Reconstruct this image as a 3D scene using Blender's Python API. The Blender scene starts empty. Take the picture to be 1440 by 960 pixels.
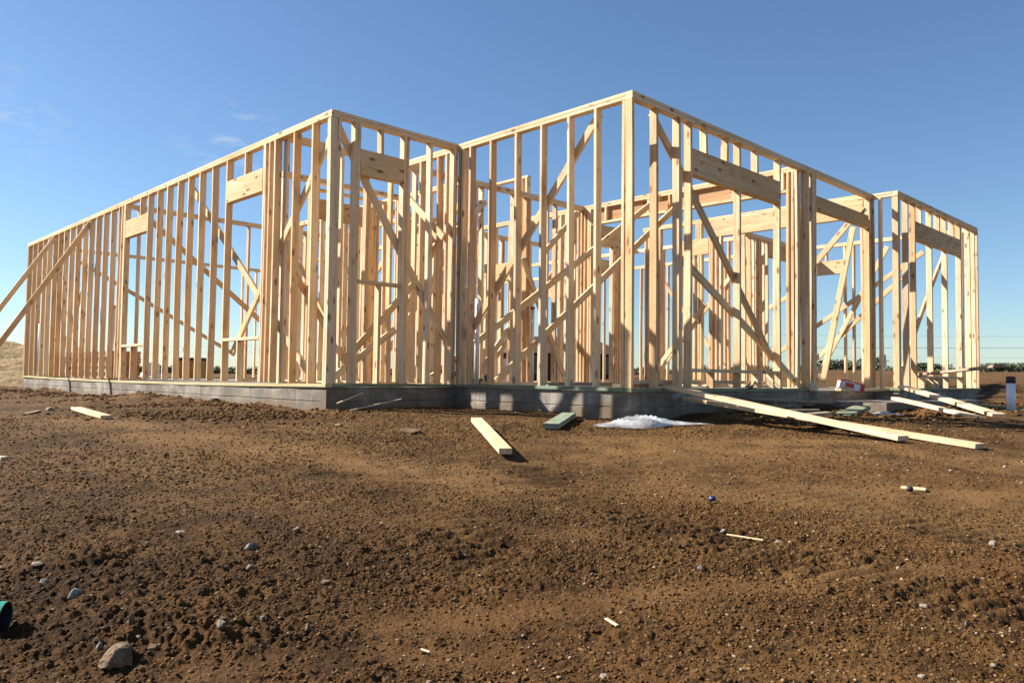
import bpy, math, random
import numpy as np
from mathutils import Vector, Matrix

random.seed(7)
rng = np.random.default_rng(11)
S = bpy.context.scene
COL = S.collection

# ------------------------------------------------------------------ camera (house axes: X right-away, Y left-away, Z up, 0 = slab top)
CAM = Vector((-6.29578687, -4.7623767, 0.13217995))
YAW, PITCH, ROLL = math.radians(44.2407), math.radians(2.6199), math.radians(-0.6965)
VV = Vector((math.cos(YAW), -math.sin(YAW), 0))      # camera right, level
FF = Vector((math.sin(YAW), math.cos(YAW), 0))       # camera forward, level
F = FF * math.cos(PITCH) + Vector((0, 0, math.sin(PITCH)))
U0 = VV.cross(F)
R = VV * math.cos(ROLL) - U0 * math.sin(ROLL)
U = VV * math.sin(ROLL) + U0 * math.cos(ROLL)
cam = bpy.data.cameras.new('camera')
cam.sensor_width = 36
cam.lens = 1101.9 / 1440 * 36
cam.clip_start = 0.05
cam.clip_end = 5000
co = bpy.data.objects.new('camera', cam)
COL.objects.link(co)
M3 = Matrix((R, U, -F)).transposed()
co.matrix_world = Matrix.Translation(CAM) @ M3.to_4x4()
S.camera = co


def spot(right, fwd, z=0.0):
    """a place on site measured from the photographer's stand point"""
    p = CAM + VV * right + FF * fwd
    return Vector((p.x, p.y, z))


# ------------------------------------------------------------------ materials
def new_mat(name):
    m = bpy.data.materials.new(name)
    m.use_nodes = True
    nt = m.node_tree
    b = nt.nodes['Principled BSDF']
    return m, nt, b


def node(nt, typ, **kw):
    n = nt.nodes.new(typ)
    for k, v in kw.items():
        setattr(n, k, v)
    return n


def ramp(nt, fac, stops, interp='LINEAR'):
    r = node(nt, 'ShaderNodeValToRGB')
    r.color_ramp.interpolation = interp
    els = r.color_ramp.elements
    while len(els) < len(stops):
        els.new(0.5)
    for e, (p, c) in zip(els, stops):
        e.position = p
        e.color = (*c, 1) if len(c) == 3 else c
    nt.links.new(fac, r.inputs['Fac'])
    return r.outputs['Color']


def mix(nt, fac, a, b, mode='MIX'):
    n = node(nt, 'ShaderNodeMix', data_type='RGBA', blend_type=mode)
    for sock, v in ((n.inputs[0], fac), (n.inputs[6], a), (n.inputs[7], b)):
        if isinstance(v, (int, float)):
            sock.default_value = v
        elif isinstance(v, tuple):
            sock.default_value = (*v, 1)
        else:
            nt.links.new(v, sock)
    return n.outputs[2]


def noise(nt, vec, scale, detail=4, rough=0.55, dim='3D'):
    n = node(nt, 'ShaderNodeTexNoise')
    n.inputs['Scale'].default_value = scale
    n.inputs['Detail'].default_value = detail
    n.inputs['Roughness'].default_value = rough
    if vec is not None:
        nt.links.new(vec, n.inputs['Vector'])
    return n.outputs['Fac']


def mapping(nt, vec, scale=(1, 1, 1), loc=None):
    m = node(nt, 'ShaderNodeMapping')
    m.inputs['Scale'].default_value = scale
    nt.links.new(vec, m.inputs['Vector'])
    return m.outputs['Vector']


def math_n(nt, op, a, b=None):
    n = node(nt, 'ShaderNodeMath', operation=op)
    for i, v in enumerate((a, b)):
        if v is None:
            continue
        if isinstance(v, (int, float)):
            n.inputs[i].default_value = v
        else:
            nt.links.new(v, n.inputs[i])
    return n.outputs[0]


def wood(name, pal, dark=(.30, .16, .07), rough=0.72, knots=True):
    """planed softwood; local Z runs along the grain, every board shifted by its own random number"""
    m, nt, b = new_mat(name)
    tc = node(nt, 'ShaderNodeTexCoord').outputs['Object']
    oi = node(nt, 'ShaderNodeObjectInfo').outputs['Random']
    off = node(nt, 'ShaderNodeCombineXYZ')
    r1 = math_n(nt, 'MULTIPLY', oi, 37.0)
    r2 = math_n(nt, 'MULTIPLY', oi, 91.0)
    nt.links.new(r1, off.inputs[0])
    nt.links.new(r1, off.inputs[1])
    nt.links.new(r2, off.inputs[2])
    add = node(nt, 'ShaderNodeVectorMath', operation='ADD')
    nt.links.new(tc, add.inputs[0])
    nt.links.new(off.outputs[0], add.inputs[1])
    v = add.outputs[0]
    base = ramp(nt, oi, [(i / (len(pal) - 1), c) for i, c in enumerate(pal)])
    # slow tone drift along the board
    drift = noise(nt, mapping(nt, v, (3, 3, .9)), 1.0, 3)
    c = mix(nt, ramp(nt, drift, [(.38, (0, 0, 0)), (.64, (1, 1, 1))]), base, (.90, .80, .67), 'MULTIPLY')
    # growth rings
    g1 = noise(nt, mapping(nt, v, (95, 95, 1.1)), 1.0, 3, .6)
    c = mix(nt, ramp(nt, g1, [(.44, (0, 0, 0)), (.60, (.75, .75, .75))]), c, (.80, .67, .52), 'MULTIPLY')
    g2 = noise(nt, mapping(nt, v, (260, 260, 6)), 1.0, 2)
    c = mix(nt, ramp(nt, g2, [(.5, (0, 0, 0)), (.7, (.4, .4, .4))]), c, (.70, .54, .40), 'MULTIPLY')
    if knots:
        warp = mapping(nt, v, (9, 9, 3.6))
        vo = node(nt, 'ShaderNodeTexVoronoi', feature='F1')
        nt.links.new(warp, vo.inputs['Vector'])
        vo.inputs['Scale'].default_value = 1.0
        k = ramp(nt, vo.outputs['Distance'], [(.11, (1, 1, 1)), (.15, (.6, .6, .6)), (.21, (0, 0, 0))])
        c = mix(nt, k, c, dark)
    # smudges and weather stains
    st = noise(nt, mapping(nt, v, (9, 9, 2.2)), 1.0, 5, .7)
    c = mix(nt, ramp(nt, st, [(.54, (0, 0, 0)), (.68, (.6, .6, .6))]), c, (.55, .50, .45), 'MULTIPLY')
    nt.links.new(c, b.inputs['Base Color'])
    b.inputs['Roughness'].default_value = rough
    b.inputs['Specular IOR Level'].default_value = 0.25
    bp = node(nt, 'ShaderNodeBump')
    bp.inputs['Strength'].default_value = 0.25
    bp.inputs['Distance'].default_value = 0.002
    nt.links.new(g1, bp.inputs['Height'])
    nt.links.new(bp.outputs[0], b.inputs['Normal'])
    return m


M = {}


def clod_mat2(name, stone, clay):
    m, nt, b = new_mat(name)
    tc = node(nt, 'ShaderNodeTexCoord').outputs['Object']
    n = noise(nt, tc, 30, 5, .7)
    n2 = noise(nt, tc, 120, 4, .7)
    c = mix(nt, ramp(nt, n2, [(.4, (.7, .7, .7)), (.6, (0, 0, 0))]), stone, tuple(x * .6 for x in stone))
    c = mix(nt, ramp(nt, n, [(.46, (0, 0, 0)), (.56, (.9, .9, .9))]), c, clay)
    nt.links.new(c, b.inputs['Base Color'])
    b.inputs['Roughness'].default_value = .92
    bp = node(nt, 'ShaderNodeBump')
    bp.inputs['Distance'].default_value = .012
    nt.links.new(math_n(nt, 'ADD', n, math_n(nt, 'MULTIPLY', n2, .4)), bp.inputs['Height'])
    nt.links.new(bp.outputs[0], b.inputs['Normal'])
    return m

M['stud'] = wood('softwood_stud', [(.82, .67, .46), (.75, .58, .37), (.84, .72, .53), (.68, .46, .26), (.80, .65, .43), (.65, .54, .41), (.76, .55, .32), (.86, .75, .56), (.60, .43, .27), (.79, .64, .44)])
M['plate'] = wood('softwood_plate', [(.82, .67, .45), (.76, .59, .37), (.84, .71, .51)])
M['header'] = wood('wide_lumber_header', [(.68, .49, .28), (.72, .55, .33), (.62, .43, .23)], dark=(.22, .10, .04))
M['dark_board'] = wood('dark_panel_board', [(.46, .27, .13), (.50, .31, .16)], dark=(.16, .07, .03))
M['brace'] = wood('softwood_brace', [(.72, .54, .32), (.78, .62, .40), (.64, .45, .25)])
M['loose'] = wood('clean_loose_lumber', [(.76, .62, .42), (.74, .58, .36), (.78, .66, .48)])
M['muddy'] = wood('mud_smeared_lumber', [(.76, .62, .42), (.74, .58, .36), (.70, .56, .38)])
M['treated'] = wood('green_treated_lumber', [(.21, .28, .205), (.26, .31, .22), (.23, .29, .20)], dark=(.10, .11, .07), knots=False)
M['treated_pale'] = wood('yellow_treated_lumber', [(.52, .50, .30), (.56, .52, .32), (.48, .48, .32)], knots=False)
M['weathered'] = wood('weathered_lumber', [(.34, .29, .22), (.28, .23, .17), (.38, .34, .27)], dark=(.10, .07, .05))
M['plywood'] = wood('plywood_sheet', [(.42, .22, .11), (.50, .28, .14)], knots=False)


def plain(name, col, rough=.6, var=.15, scale=8, metallic=0.0, spec=.4, bump=0.0):
    m, nt, b = new_mat(name)
    tc = node(nt, 'ShaderNodeTexCoord').outputs['Object']
    n = noise(nt, tc, scale, 5, .6)
    lo = tuple(max(0, x * (1 - var)) for x in col)
    hi = tuple(min(1, x * (1 + var)) for x in col)
    c = ramp(nt, n, [(.3, lo), (.7, hi)])
    nt.links.new(c, b.inputs['Base Color'])
    b.inputs['Roughness'].default_value = rough
    b.inputs['Metallic'].default_value = metallic
    b.inputs['Specular IOR Level'].default_value = spec
    if bump:
        bp = node(nt, 'ShaderNodeBump')
        bp.inputs['Strength'].default_value = .6
        bp.inputs['Distance'].default_value = bump
        nt.links.new(n, bp.inputs['Height'])
        nt.links.new(bp.outputs[0], b.inputs['Normal'])
    return m


M['pvc'] = plain('white_pvc', (.78, .78, .80), .35, .05)
M['grey_pvc'] = plain('dusty_white_pvc', (.62, .62, .66), .5, .08)
M['red'] = plain('red_plastic', (.55, .06, .03), .45, .1)
M['black'] = plain('black_plastic', (.025, .025, .028), .5, .2)
M['card_red'] = plain('red_card', (.55, .05, .03), .55, .1)
M['card_white'] = plain('white_card', (.75, .74, .72), .6, .08)
M['green_pvc'] = plain('green_sewer_pipe', (.035, .25, .17), .35, .08)
M['orange'] = plain('orange_painted_steel', (.62, .28, .04), .5, .15, 3)
M['steel'] = plain('rusty_steel_rod', (.20, .15, .12), .6, .3, 20)
M['pylon'] = plain('galvanised_steel', (.20, .22, .25), .6, .1)
M['blue'] = plain('dark_blue_plastic', (.02, .03, .11), .3, .1)
M['rock'] = clod_mat2('clay_stained_limestone', (.38, .33, .26), (.12, .068, .028))
M['rock_brown'] = clod_mat2('clay_caked_rock', (.24, .15, .08), (.12, .066, .028))
M['brick'] = plain('brown_brick', (.055, .030, .024), .85, .25, 3)
M['roof'] = plain('rust_brown_shingle', (.07, .032, .022), .9, .25, 2)
M['dark_glass'] = plain('dark_window_glass', (.02, .025, .035), .1, .1)
M['bag'] = plain('white_woven_bag', (.72, .72, .74), .6, .12, 6)

# soil
def soil():
    m, nt, b = new_mat('clay_soil')
    tc = node(nt, 'ShaderNodeTexCoord').outputs['Object']
    big = noise(nt, tc, .55, 4, .6)
    mid = noise(nt, tc, 3.2, 6, .65)
    fine = noise(nt, tc, 34, 6, .7)
    vfine = noise(nt, tc, 150, 3, .7)
    c = ramp(nt, mid, [(.38, (.060, .027, .0075)), (.5, (.112, .054, .0145)), (.62, (.168, .086, .025))])
    c = mix(nt, ramp(nt, big, [(.50, (0, 0, 0)), (.62, (.75, .75, .75))]), c, (.195, .104, .033))
    red = noise(nt, tc, .9, 3, .5)
    c = mix(nt, ramp(nt, red, [(.54, (0, 0, 0)), (.66, (.35, .35, .35))]), c, (.165, .066, .018))
    c = mix(nt, ramp(nt, fine, [(.40, (.8, .8, .8)), (.52, (0, 0, 0))]), c, (.038, .020, .009))
    c = mix(nt, ramp(nt, vfine, [(.55, (0, 0, 0)), (.70, (.6, .6, .6))]), c, (.25, .145, .055))
    cp = node(nt, 'ShaderNodeAttribute', attribute_name='compact').outputs['Fac']
    cpn = math_n(nt, 'MULTIPLY', cp, ramp(nt, mid, [(.36, (.25, .25, .25)), (.58, (1, 1, 1))]))
    c = mix(nt, cpn, c, (.205, .106, .036))
    vo = node(nt, 'ShaderNodeTexVoronoi', feature='F1')
    nt.links.new(tc, vo.inputs['Vector'])
    vo.inputs['Scale'].default_value = 26
    sel = noise(nt, tc, 7, 2)
    k = math_n(nt, 'MULTIPLY', ramp(nt, vo.outputs['Distance'], [(.10, (1, 1, 1)), (.17, (0, 0, 0))]),
               ramp(nt, sel, [(.56, (0, 0, 0)), (.62, (1, 1, 1))]))
    c = mix(nt, k, c, (.30, .23, .15))
    # near-foreground darkening painted into the clay colour, its edge broken by noise
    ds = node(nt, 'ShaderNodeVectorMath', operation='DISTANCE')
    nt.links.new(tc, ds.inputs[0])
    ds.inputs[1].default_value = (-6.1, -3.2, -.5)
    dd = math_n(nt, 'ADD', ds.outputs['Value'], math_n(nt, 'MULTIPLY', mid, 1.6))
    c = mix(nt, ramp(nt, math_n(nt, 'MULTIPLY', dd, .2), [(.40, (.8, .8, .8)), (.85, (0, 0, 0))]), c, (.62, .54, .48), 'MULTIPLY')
    nt.links.new(c, b.inputs['Base Color'])
    b.inputs['Roughness'].default_value = .92
    b.inputs['Specular IOR Level'].default_value = .15
    h = math_n(nt, 'ADD', math_n(nt, 'MULTIPLY', fine, 1.0), math_n(nt, 'MULTIPLY', vfine, .35))
    bp = node(nt, 'ShaderNodeBump')
    bp.inputs['Strength'].default_value = 1.0
    bp.inputs['Distance'].default_value = .022
    nt.links.new(h, bp.inputs['Height'])
    nt.links.new(bp.outputs[0], b.inputs['Normal'])
    return m


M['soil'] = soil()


def clod_mat(name, pal, bump=.006):
    m, nt, b = new_mat(name)
    tc = node(nt, 'ShaderNodeTexCoord').outputs['Object']
    at = node(nt, 'ShaderNodeAttribute', attribute_name='tone').outputs['Fac']
    c = ramp(nt, at, [(i / (len(pal) - 1), p) for i, p in enumerate(pal)])
    n = noise(nt, tc, 60, 4, .7)
    c = mix(nt, ramp(nt, n, [(.35, (.55, .55, .55)), (.6, (0, 0, 0))]), c, tuple(x * .45 for x in pal[0]))
    nt.links.new(c, b.inputs['Base Color'])
    b.inputs['Roughness'].default_value = .92
    b.inputs['Specular IOR Level'].default_value = .15
    bp = node(nt, 'ShaderNodeBump')
    bp.inputs['Distance'].default_value = bump
    nt.links.new(n, bp.inputs['Height'])
    nt.links.new(bp.outputs[0], b.inputs['Normal'])
    return m


M['clod'] = clod_mat('clay_clods', [(.042, .018, .006), (.085, .040, .012), (.125, .062, .020), (.12, .048, .014), (.165, .086, .028), (.24, .140, .055)])
M['pebble'] = clod_mat('mixed_pebbles', [(.26, .19, .11), (.22, .135, .07), (.40, .32, .22), (.30, .16, .07), (.20, .155, .11)], .002)


def concrete():
    m, nt, b = new_mat('cast_concrete')
    geo = node(nt, 'ShaderNodeNewGeometry').outputs['Position']
    sep = node(nt, 'ShaderNodeSeparateXYZ')
    nt.links.new(geo, sep.inputs[0])
    n1 = noise(nt, geo, 1.6, 6, .65)
    n2 = noise(nt, geo, 22, 5, .7)
    n3 = noise(nt, mapping(nt, geo, (1.6, 1.6, 5)), 1.5, 4, .6)
    c = ramp(nt, n1, [(.38, (.14, .108, .076)), (.5, (.245, .20, .152)), (.62, (.36, .31, .25))])
    c = mix(nt, ramp(nt, n3, [(.48, (0, 0, 0)), (.60, (.6, .6, .6))]), c, (.14, .105, .070))
    c = mix(nt, ramp(nt, n2, [(.56, (0, 0, 0)), (.70, (.5, .5, .5))]), c, (.27, .25, .225))
    # clay splashed on the lowest band of the form face
    zz = math_n(nt, 'ADD', sep.outputs[2], math_n(nt, 'MULTIPLY', n1, .22))
    c = mix(nt, ramp(nt, math_n(nt, 'ADD', zz, .5), [(.37, (.85, .85, .85)), (.47, (0, 0, 0))]), c, (.17, .11, .062))
    n4 = noise(nt, mapping(nt, geo, (5, 5, .8)), 1.6, 5, .7)
    c = mix(nt, ramp(nt, n4, [(.50, (0, 0, 0)), (.62, (.7, .7, .7))]), c, (.13, .115, .10))
    pv = node(nt, 'ShaderNodeTexVoronoi', feature='F1')
    nt.links.new(geo, pv.inputs['Vector'])
    pv.inputs['Scale'].default_value = 17
    c = mix(nt, ramp(nt, pv.outputs['Distance'], [(.10, (.8, .8, .8)), (.16, (0, 0, 0))]), c, (.07, .06, .05))
    nt.links.new(c, b.inputs['Base Color'])
    b.inputs['Roughness'].default_value = .9
    bp = node(nt, 'ShaderNodeBump')
    bp.inputs['Strength'].default_value = .7
    bp.inputs['Distance'].default_value = .006
    nt.links.new(n2, bp.inputs['Height'])
    nt.links.new(bp.outputs[0], b.inputs['Normal'])
    return m


M['concrete'] = concrete()


def straw():
    m, nt, b = new_mat('dry_straw_slope')
    tc = node(nt, 'ShaderNodeTexCoord').outputs['Object']
    n1 = noise(nt, tc, .9, 6, .7)
    n2 = noise(nt, tc, 5, 5, .7)
    c = ramp(nt, n1, [(.38, (.14, .085, .035)), (.5, (.34, .22, .09)), (.62, (.46, .32, .14))])
    c = mix(nt, ramp(nt, n2, [(.35, (.7, .7, .7)), (.5, (0, 0, 0))]), c, (.15, .10, .05))
    nt.links.new(c, b.inputs['Base Color'])
    b.inputs['Roughness'].default_value = .95
    bp = node(nt, 'ShaderNodeBump')
    bp.inputs['Distance'].default_value = .12
    nt.links.new(n2, bp.inputs['Height'])
    nt.links.new(bp.outputs[0], b.inputs['Normal'])
    return m


M['straw'] = straw()


def leafy(name, a, bcol):
    m, nt, b = new_mat(name)
    at = node(nt, 'ShaderNodeAttribute', attribute_name='tone').outputs['Fac']
    c = ramp(nt, at, [(0, a), (1, bcol)])
    nt.links.new(c, b.inputs['Base Color'])
    b.inputs['Roughness'].default_value = .7
    return m


M['leaf'] = leafy('scrub_foliage', (.060, .078, .040), (.105, .120, .062))  # distance haze is put into the leaf colour as a paler, greyer green
M['trunk'] = plain('scrub_bark', (.10, .075, .05), .9)

# crumpled clear film
def film():
    m, nt, b = new_mat('white_poly_film')
    b.inputs['Base Color'].default_value = (.66, .67, .68, 1)
    b.inputs['Roughness'].default_value = .12
    tc = node(nt, 'ShaderNodeTexCoord').outputs['Object']
    n = noise(nt, tc, 9, 2, .5)
    sn = noise(nt, mapping(nt, tc, (4.5, 4.5, 2.5)), 1.0, 2, .5)
    nt.links.new(ramp(nt, sn, [(.40, (.30, .30, .30)), (.52, (.55, .55, .55)), (.62, (.88, .88, .88))]), b.inputs['Alpha'])
    bp = node(nt, 'ShaderNodeBump')
    bp.inputs['Distance'].default_value = .012
    nt.links.new(n, bp.inputs['Height'])
    nt.links.new(bp.outputs[0], b.inputs['Normal'])
    return m


M['film'] = film()


# ------------------------------------------------------------------ mesh helpers
def mesh_obj(name, verts, faces, mat, parent=None, smooth=False, mw=None):
    me = bpy.data.meshes.new(name)
    me.from_pydata([tuple(v) for v in verts], [], faces)
    me.update()
    if mat:
        me.materials.append(mat)
    if smooth:
        for p in me.polygons:
            p.use_smooth = True
    o = bpy.data.objects.new(name, me)
    COL.objects.link(o)
    if parent is not None:
        o.parent = parent
    put(o, mw or Matrix.Identity(4))
    return o


WORLD = {}


def put(o, mw):
    """world placement under any parent, without a depsgraph update"""
    WORLD[o.name] = mw.copy()
    if o.parent is not None:
        o.matrix_basis = WORLD[o.parent.name].inverted() @ mw
    else:
        o.matrix_basis = mw


def bar_mesh(a, b, L, ch=.003):
    """chamfered board a x b, length L along +Z from the origin, centred in x and y"""
    x, y = a / 2, b / 2
    ring = [(-x + ch, -y), (x - ch, -y), (x, -y + ch), (x, y - ch), (x - ch, y), (-x + ch, y), (-x, y - ch), (-x, -y + ch)]
    v = [(p, q, 0) for p, q in ring] + [(p, q, L) for p, q in ring]
    f = [tuple(range(7, -1, -1)), tuple(range(8, 16))]
    for i in range(8):
        j = (i + 1) % 8
        f.append((i, j, 8 + j, 8 + i))
    return v, f


def board(name, p0, p1, thin, a, b, mat, parent=None):
    """board from p0 to p1 (centre line); 'thin' is the direction its thickness a points to"""
    p0, p1 = Vector(p0), Vector(p1)
    z = (p1 - p0)
    L = z.length
    z.normalize()
    x = Vector(thin)
    x = (x - z * x.dot(z)).normalized()
    y = z.cross(x)
    m = Matrix((x, y, z)).transposed().to_4x4()
    m.translation = p0
    ch = min(.003, a * .2)
    if L > 1.4:
        # long boards are never dead straight: a slight bow and crook
        v, f = bar_mesh(a, b, 1.0, ch)
        n = 7
        ring = v[:8]
        bx_, by_ = random.gauss(0, .0022) * L, random.gauss(0, .0012) * L
        v = []
        for k in range(n):
            t = k / (n - 1)
            w = 4 * t * (1 - t)
            v += [(q[0] + bx_ * w, q[1] + by_ * w, t * L) for q in ring]
        f = [tuple(range(7, -1, -1)), tuple(range((n - 1) * 8, n * 8))]
        for k in range(n - 1):
            for i in range(8):
                j = (i + 1) % 8
                f.append((k * 8 + i, k * 8 + j, (k + 1) * 8 + j, (k + 1) * 8 + i))
    else:
        v, f = bar_mesh(a, b, L, ch)
    return mesh_obj(name, v, f, mat, parent, mw=m)


def boxes(name, lst, mat, parent=None, mw=None):
    """several axis-aligned boxes joined in one mesh"""
    v, f = [], []
    for (x0, x1, y0, y1, z0, z1) in lst:
        n = len(v)
        v += [(x0, y0, z0), (x1, y0, z0), (x1, y1, z0), (x0, y1, z0), (x0, y0, z1), (x1, y0, z1), (x1, y1, z1), (x0, y1, z1)]
        f += [tuple(n + i for i in q) for q in ((3, 2, 1, 0), (4, 5, 6, 7), (0, 1, 5, 4), (1, 2, 6, 5), (2, 3, 7, 6), (3, 0, 4, 7))]
    return mesh_obj(name, v, f, mat, parent, mw=mw)


def tube(name, pts, rad, mat, parent=None, n=10, cap=True, radii=None):
    pts = [Vector(p) for p in pts]
    v, f = [], []
    for i, p in enumerate(pts):
        d = (pts[min(i + 1, len(pts) - 1)] - pts[max(i - 1, 0)]).normalized()
        a = d.orthogonal().normalized()
        b = d.cross(a)
        if i:                                   # keep the rings aligned
            a = (la - d * la.dot(d)).normalized()
            b = d.cross(a)
        la = a
        r = radii[i] if radii else rad
        for k in range(n):
            t = 2 * math.pi * k / n
            v.append(p + a * r * math.cos(t) + b * r * math.sin(t))
    for i in range(len(pts) - 1):
        for k in range(n):
            j = (k + 1) % n
            f.append((i * n + k, i * n + j, (i + 1) * n + j, (i + 1) * n + k))
    if cap:
        f.append(tuple(range(n - 1, -1, -1)))
        f.append(tuple(range((len(pts) - 1) * n, len(pts) * n)))
    o = mesh_obj(name, v, f, mat, parent, smooth=True)
    return o


def tag(o, label, cat, group=None, kind=None):
    o['label'] = label
    if cat:
        o['category'] = cat
    if group:
        o['group'] = group
    if kind:
        o['kind'] = kind
    return o


def empty(name, loc):
    o = bpy.data.objects.new(name, None)
    COL.objects.link(o)
    put(o, Matrix.Translation(Vector(loc)))
    return o


# ------------------------------------------------------------------ the ground
def hash2(ix, iy, s):
    ix = ix.astype(np.int64).astype(np.uint32)
    iy = iy.astype(np.int64).astype(np.uint32)
    h = ix * np.uint32(374761393) + iy * np.uint32(668265263) + np.uint32((s * 974711 + 1013904223) & 0xffffffff)
    h = (h ^ (h >> np.uint32(13))) * np.uint32(1274126177)
    h = h ^ (h >> np.uint32(16))
    h = h * np.uint32(2246822519)
    h = h ^ (h >> np.uint32(15))
    return h.astype(np.float64) / 4294967295.0


def vnoise(x, y, s):
    ix, iy = np.floor(x), np.floor(y)
    fx, fy = x - ix, y - iy
    fx = fx * fx * (3 - 2 * fx)
    fy = fy * fy * (3 - 2 * fy)
    a, b = hash2(ix, iy, s), hash2(ix + 1, iy, s)
    c, d = hash2(ix, iy + 1, s), hash2(ix + 1, iy + 1, s)
    return (a * (1 - fx) + b * fx) * (1 - fy) + (c * (1 - fx) + d * fx) * fy


def fbm(x, y, s, o=4):
    t = 0
    a = .5
    for i in range(o):
        t = t + a * (vnoise(x * 2 ** i, y * 2 ** i, s + i) - .5)
        a *= .5
    return t


def lumps(x, y, cell, s, keep=.6):
    """rounded clods: a dome in some of the cells of a jittered grid"""
    gx, gy = x / cell, y / cell
    ix, iy = np.floor(gx), np.floor(gy)
    out = np.zeros_like(x)
    for dx in (-1, 0, 1):
        for dy in (-1, 0, 1):
            cx, cy = ix + dx, iy + dy
            px = cx + hash2(cx, cy, s)
            py = cy + hash2(cx, cy, s + 1)
            rr = .30 + .45 * hash2(cx, cy, s + 2)
            on = hash2(cx, cy, s + 3) < keep
            d2 = ((gx - px) ** 2 + (gy - py) ** 2) / rr ** 2
            h = np.sqrt(np.clip(1 - d2, 0, 1)) * rr * on
            out = np.maximum(out, h)
    return out * cell


def sstep(a, b, x):
    t = np.clip((x - a) / (b - a), 0, 1)
    return t * t * (3 - 2 * t)


CX, CY = CAM.x, CAM.y


def seg_dist(x, y, ax, ay, bx, by):
    dx, dy = bx - ax, by - ay
    t = np.clip(((x - ax) * dx + (y - ay) * dy) / (dx * dx + dy * dy), 0, 1)
    return np.hypot(x - ax - t * dx, y - ay - t * dy)


def polar(x, y):
    rx, ry = x - CX, y - CY
    right = rx * VV.x + ry * VV.y
    fwd = rx * FF.x + ry * FF.y
    return right, fwd


def ground_base(x, y):
    right, fwd = polar(x, y)
    d = np.hypot(right, fwd)
    z = -.33 - .052 * np.clip(6.6 - fwd, -1.5, 8)
    z = np.maximum(z, -.80)
    # behind the slab the open field climbs slowly, most on the right
    fr = fwd
    side = sstep(-.05, .45, right / np.maximum(np.abs(fwd), .5))
    z = z + side * (.020 * np.clip(fr - 9.5, 0, 30) + .021 * np.clip(fr - 39.5, 0, 60))
    z = z + (1 - side) * .004 * np.clip(fr - 20, 0, 100)
    # heap of spoil to the right of the slab
    # keep well below the slab everywhere under the house
    ins = (x > -1.5) & (x < 9.9) & (y > .3) & (y < 15.4)
    z = np.where(ins, np.minimum(z, -.25), z)
    return z


SWEEPS = [([(-3.9, 6.95), (-1.54, 5.3), (-.07, 4.1)], .42), ([(.5, 5.6), (2.3, 6.0), (3.9, 5.3), (5.5, 4.6)], .55),
          ([(-.33, 2.15), (.17, 2.36), (.68, 2.56), (1.6, 2.75)], .10), ([(-.66, 1.80), (-.29, 1.96), (.0, 2.0)], .085),
          ([(-1.6, 3.7), (-.6, 3.35), (.3, 3.25)], .16), ([(.9, 4.3), (2.0, 4.2), (3.4, 3.9)], .25), ([(.2, 1.62), (1.1, 1.66)], .05)]
TRACKS = [([(.05, 5.0), (.45, 3.9), (.85, 3.2), (1.25, 2.6), (1.6, 1.9)], .19), ([(1.0, 5.6), (1.45, 4.3), (1.85, 3.5), (2.3, 2.7)], .18),
          ([(-1.2, 5.6), (-.75, 4.4), (-.35, 3.5), (-.05, 2.8)], .17)]


def poly_field(px, py, pts):
    """distance to a polyline and the arc length of the nearest place on it"""
    best = np.full_like(px, 1e9)
    arc = np.zeros_like(px)
    acc = 0.0
    for (ax, ay), (bx, by) in zip(pts[:-1], pts[1:]):
        dx, dy = bx - ax, by - ay
        L = math.hypot(dx, dy)
        t = np.clip(((px - ax) * dx + (py - ay) * dy) / (L * L), 0, 1)
        d = np.hypot(px - ax - t * dx, py - ay - t * dy)
        m = d < best
        best = np.where(m, d, best)
        arc = np.where(m, acc + t * L, arc)
        acc += L
    return best, arc


def compaction(x, y):
    right, fwd = polar(x, y)
    w = .5 * fbm(x * 1.3, y * 1.3, 120, 3)
    out = np.zeros_like(right)
    for pts, wd_ in SWEEPS:
        d, _ = poly_field(right + w * wd_ * 2, fwd + w * wd_ * 2, pts)
        out = np.maximum(out, np.exp(-(d / wd_) ** 2))
    return out * np.clip(.35 + 1.6 * vnoise(x * 2.1, y * 2.1, 121), 0, 1)


SLAB_EDGES = [(-1.82, 15.75, -1.82, 2.71), (-1.82, 2.71, 0, 2.71), (0, 2.71, 0, 0), (0, 0, 6.15, 0), (6.15, -.37, 10.2, -.37)]


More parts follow.
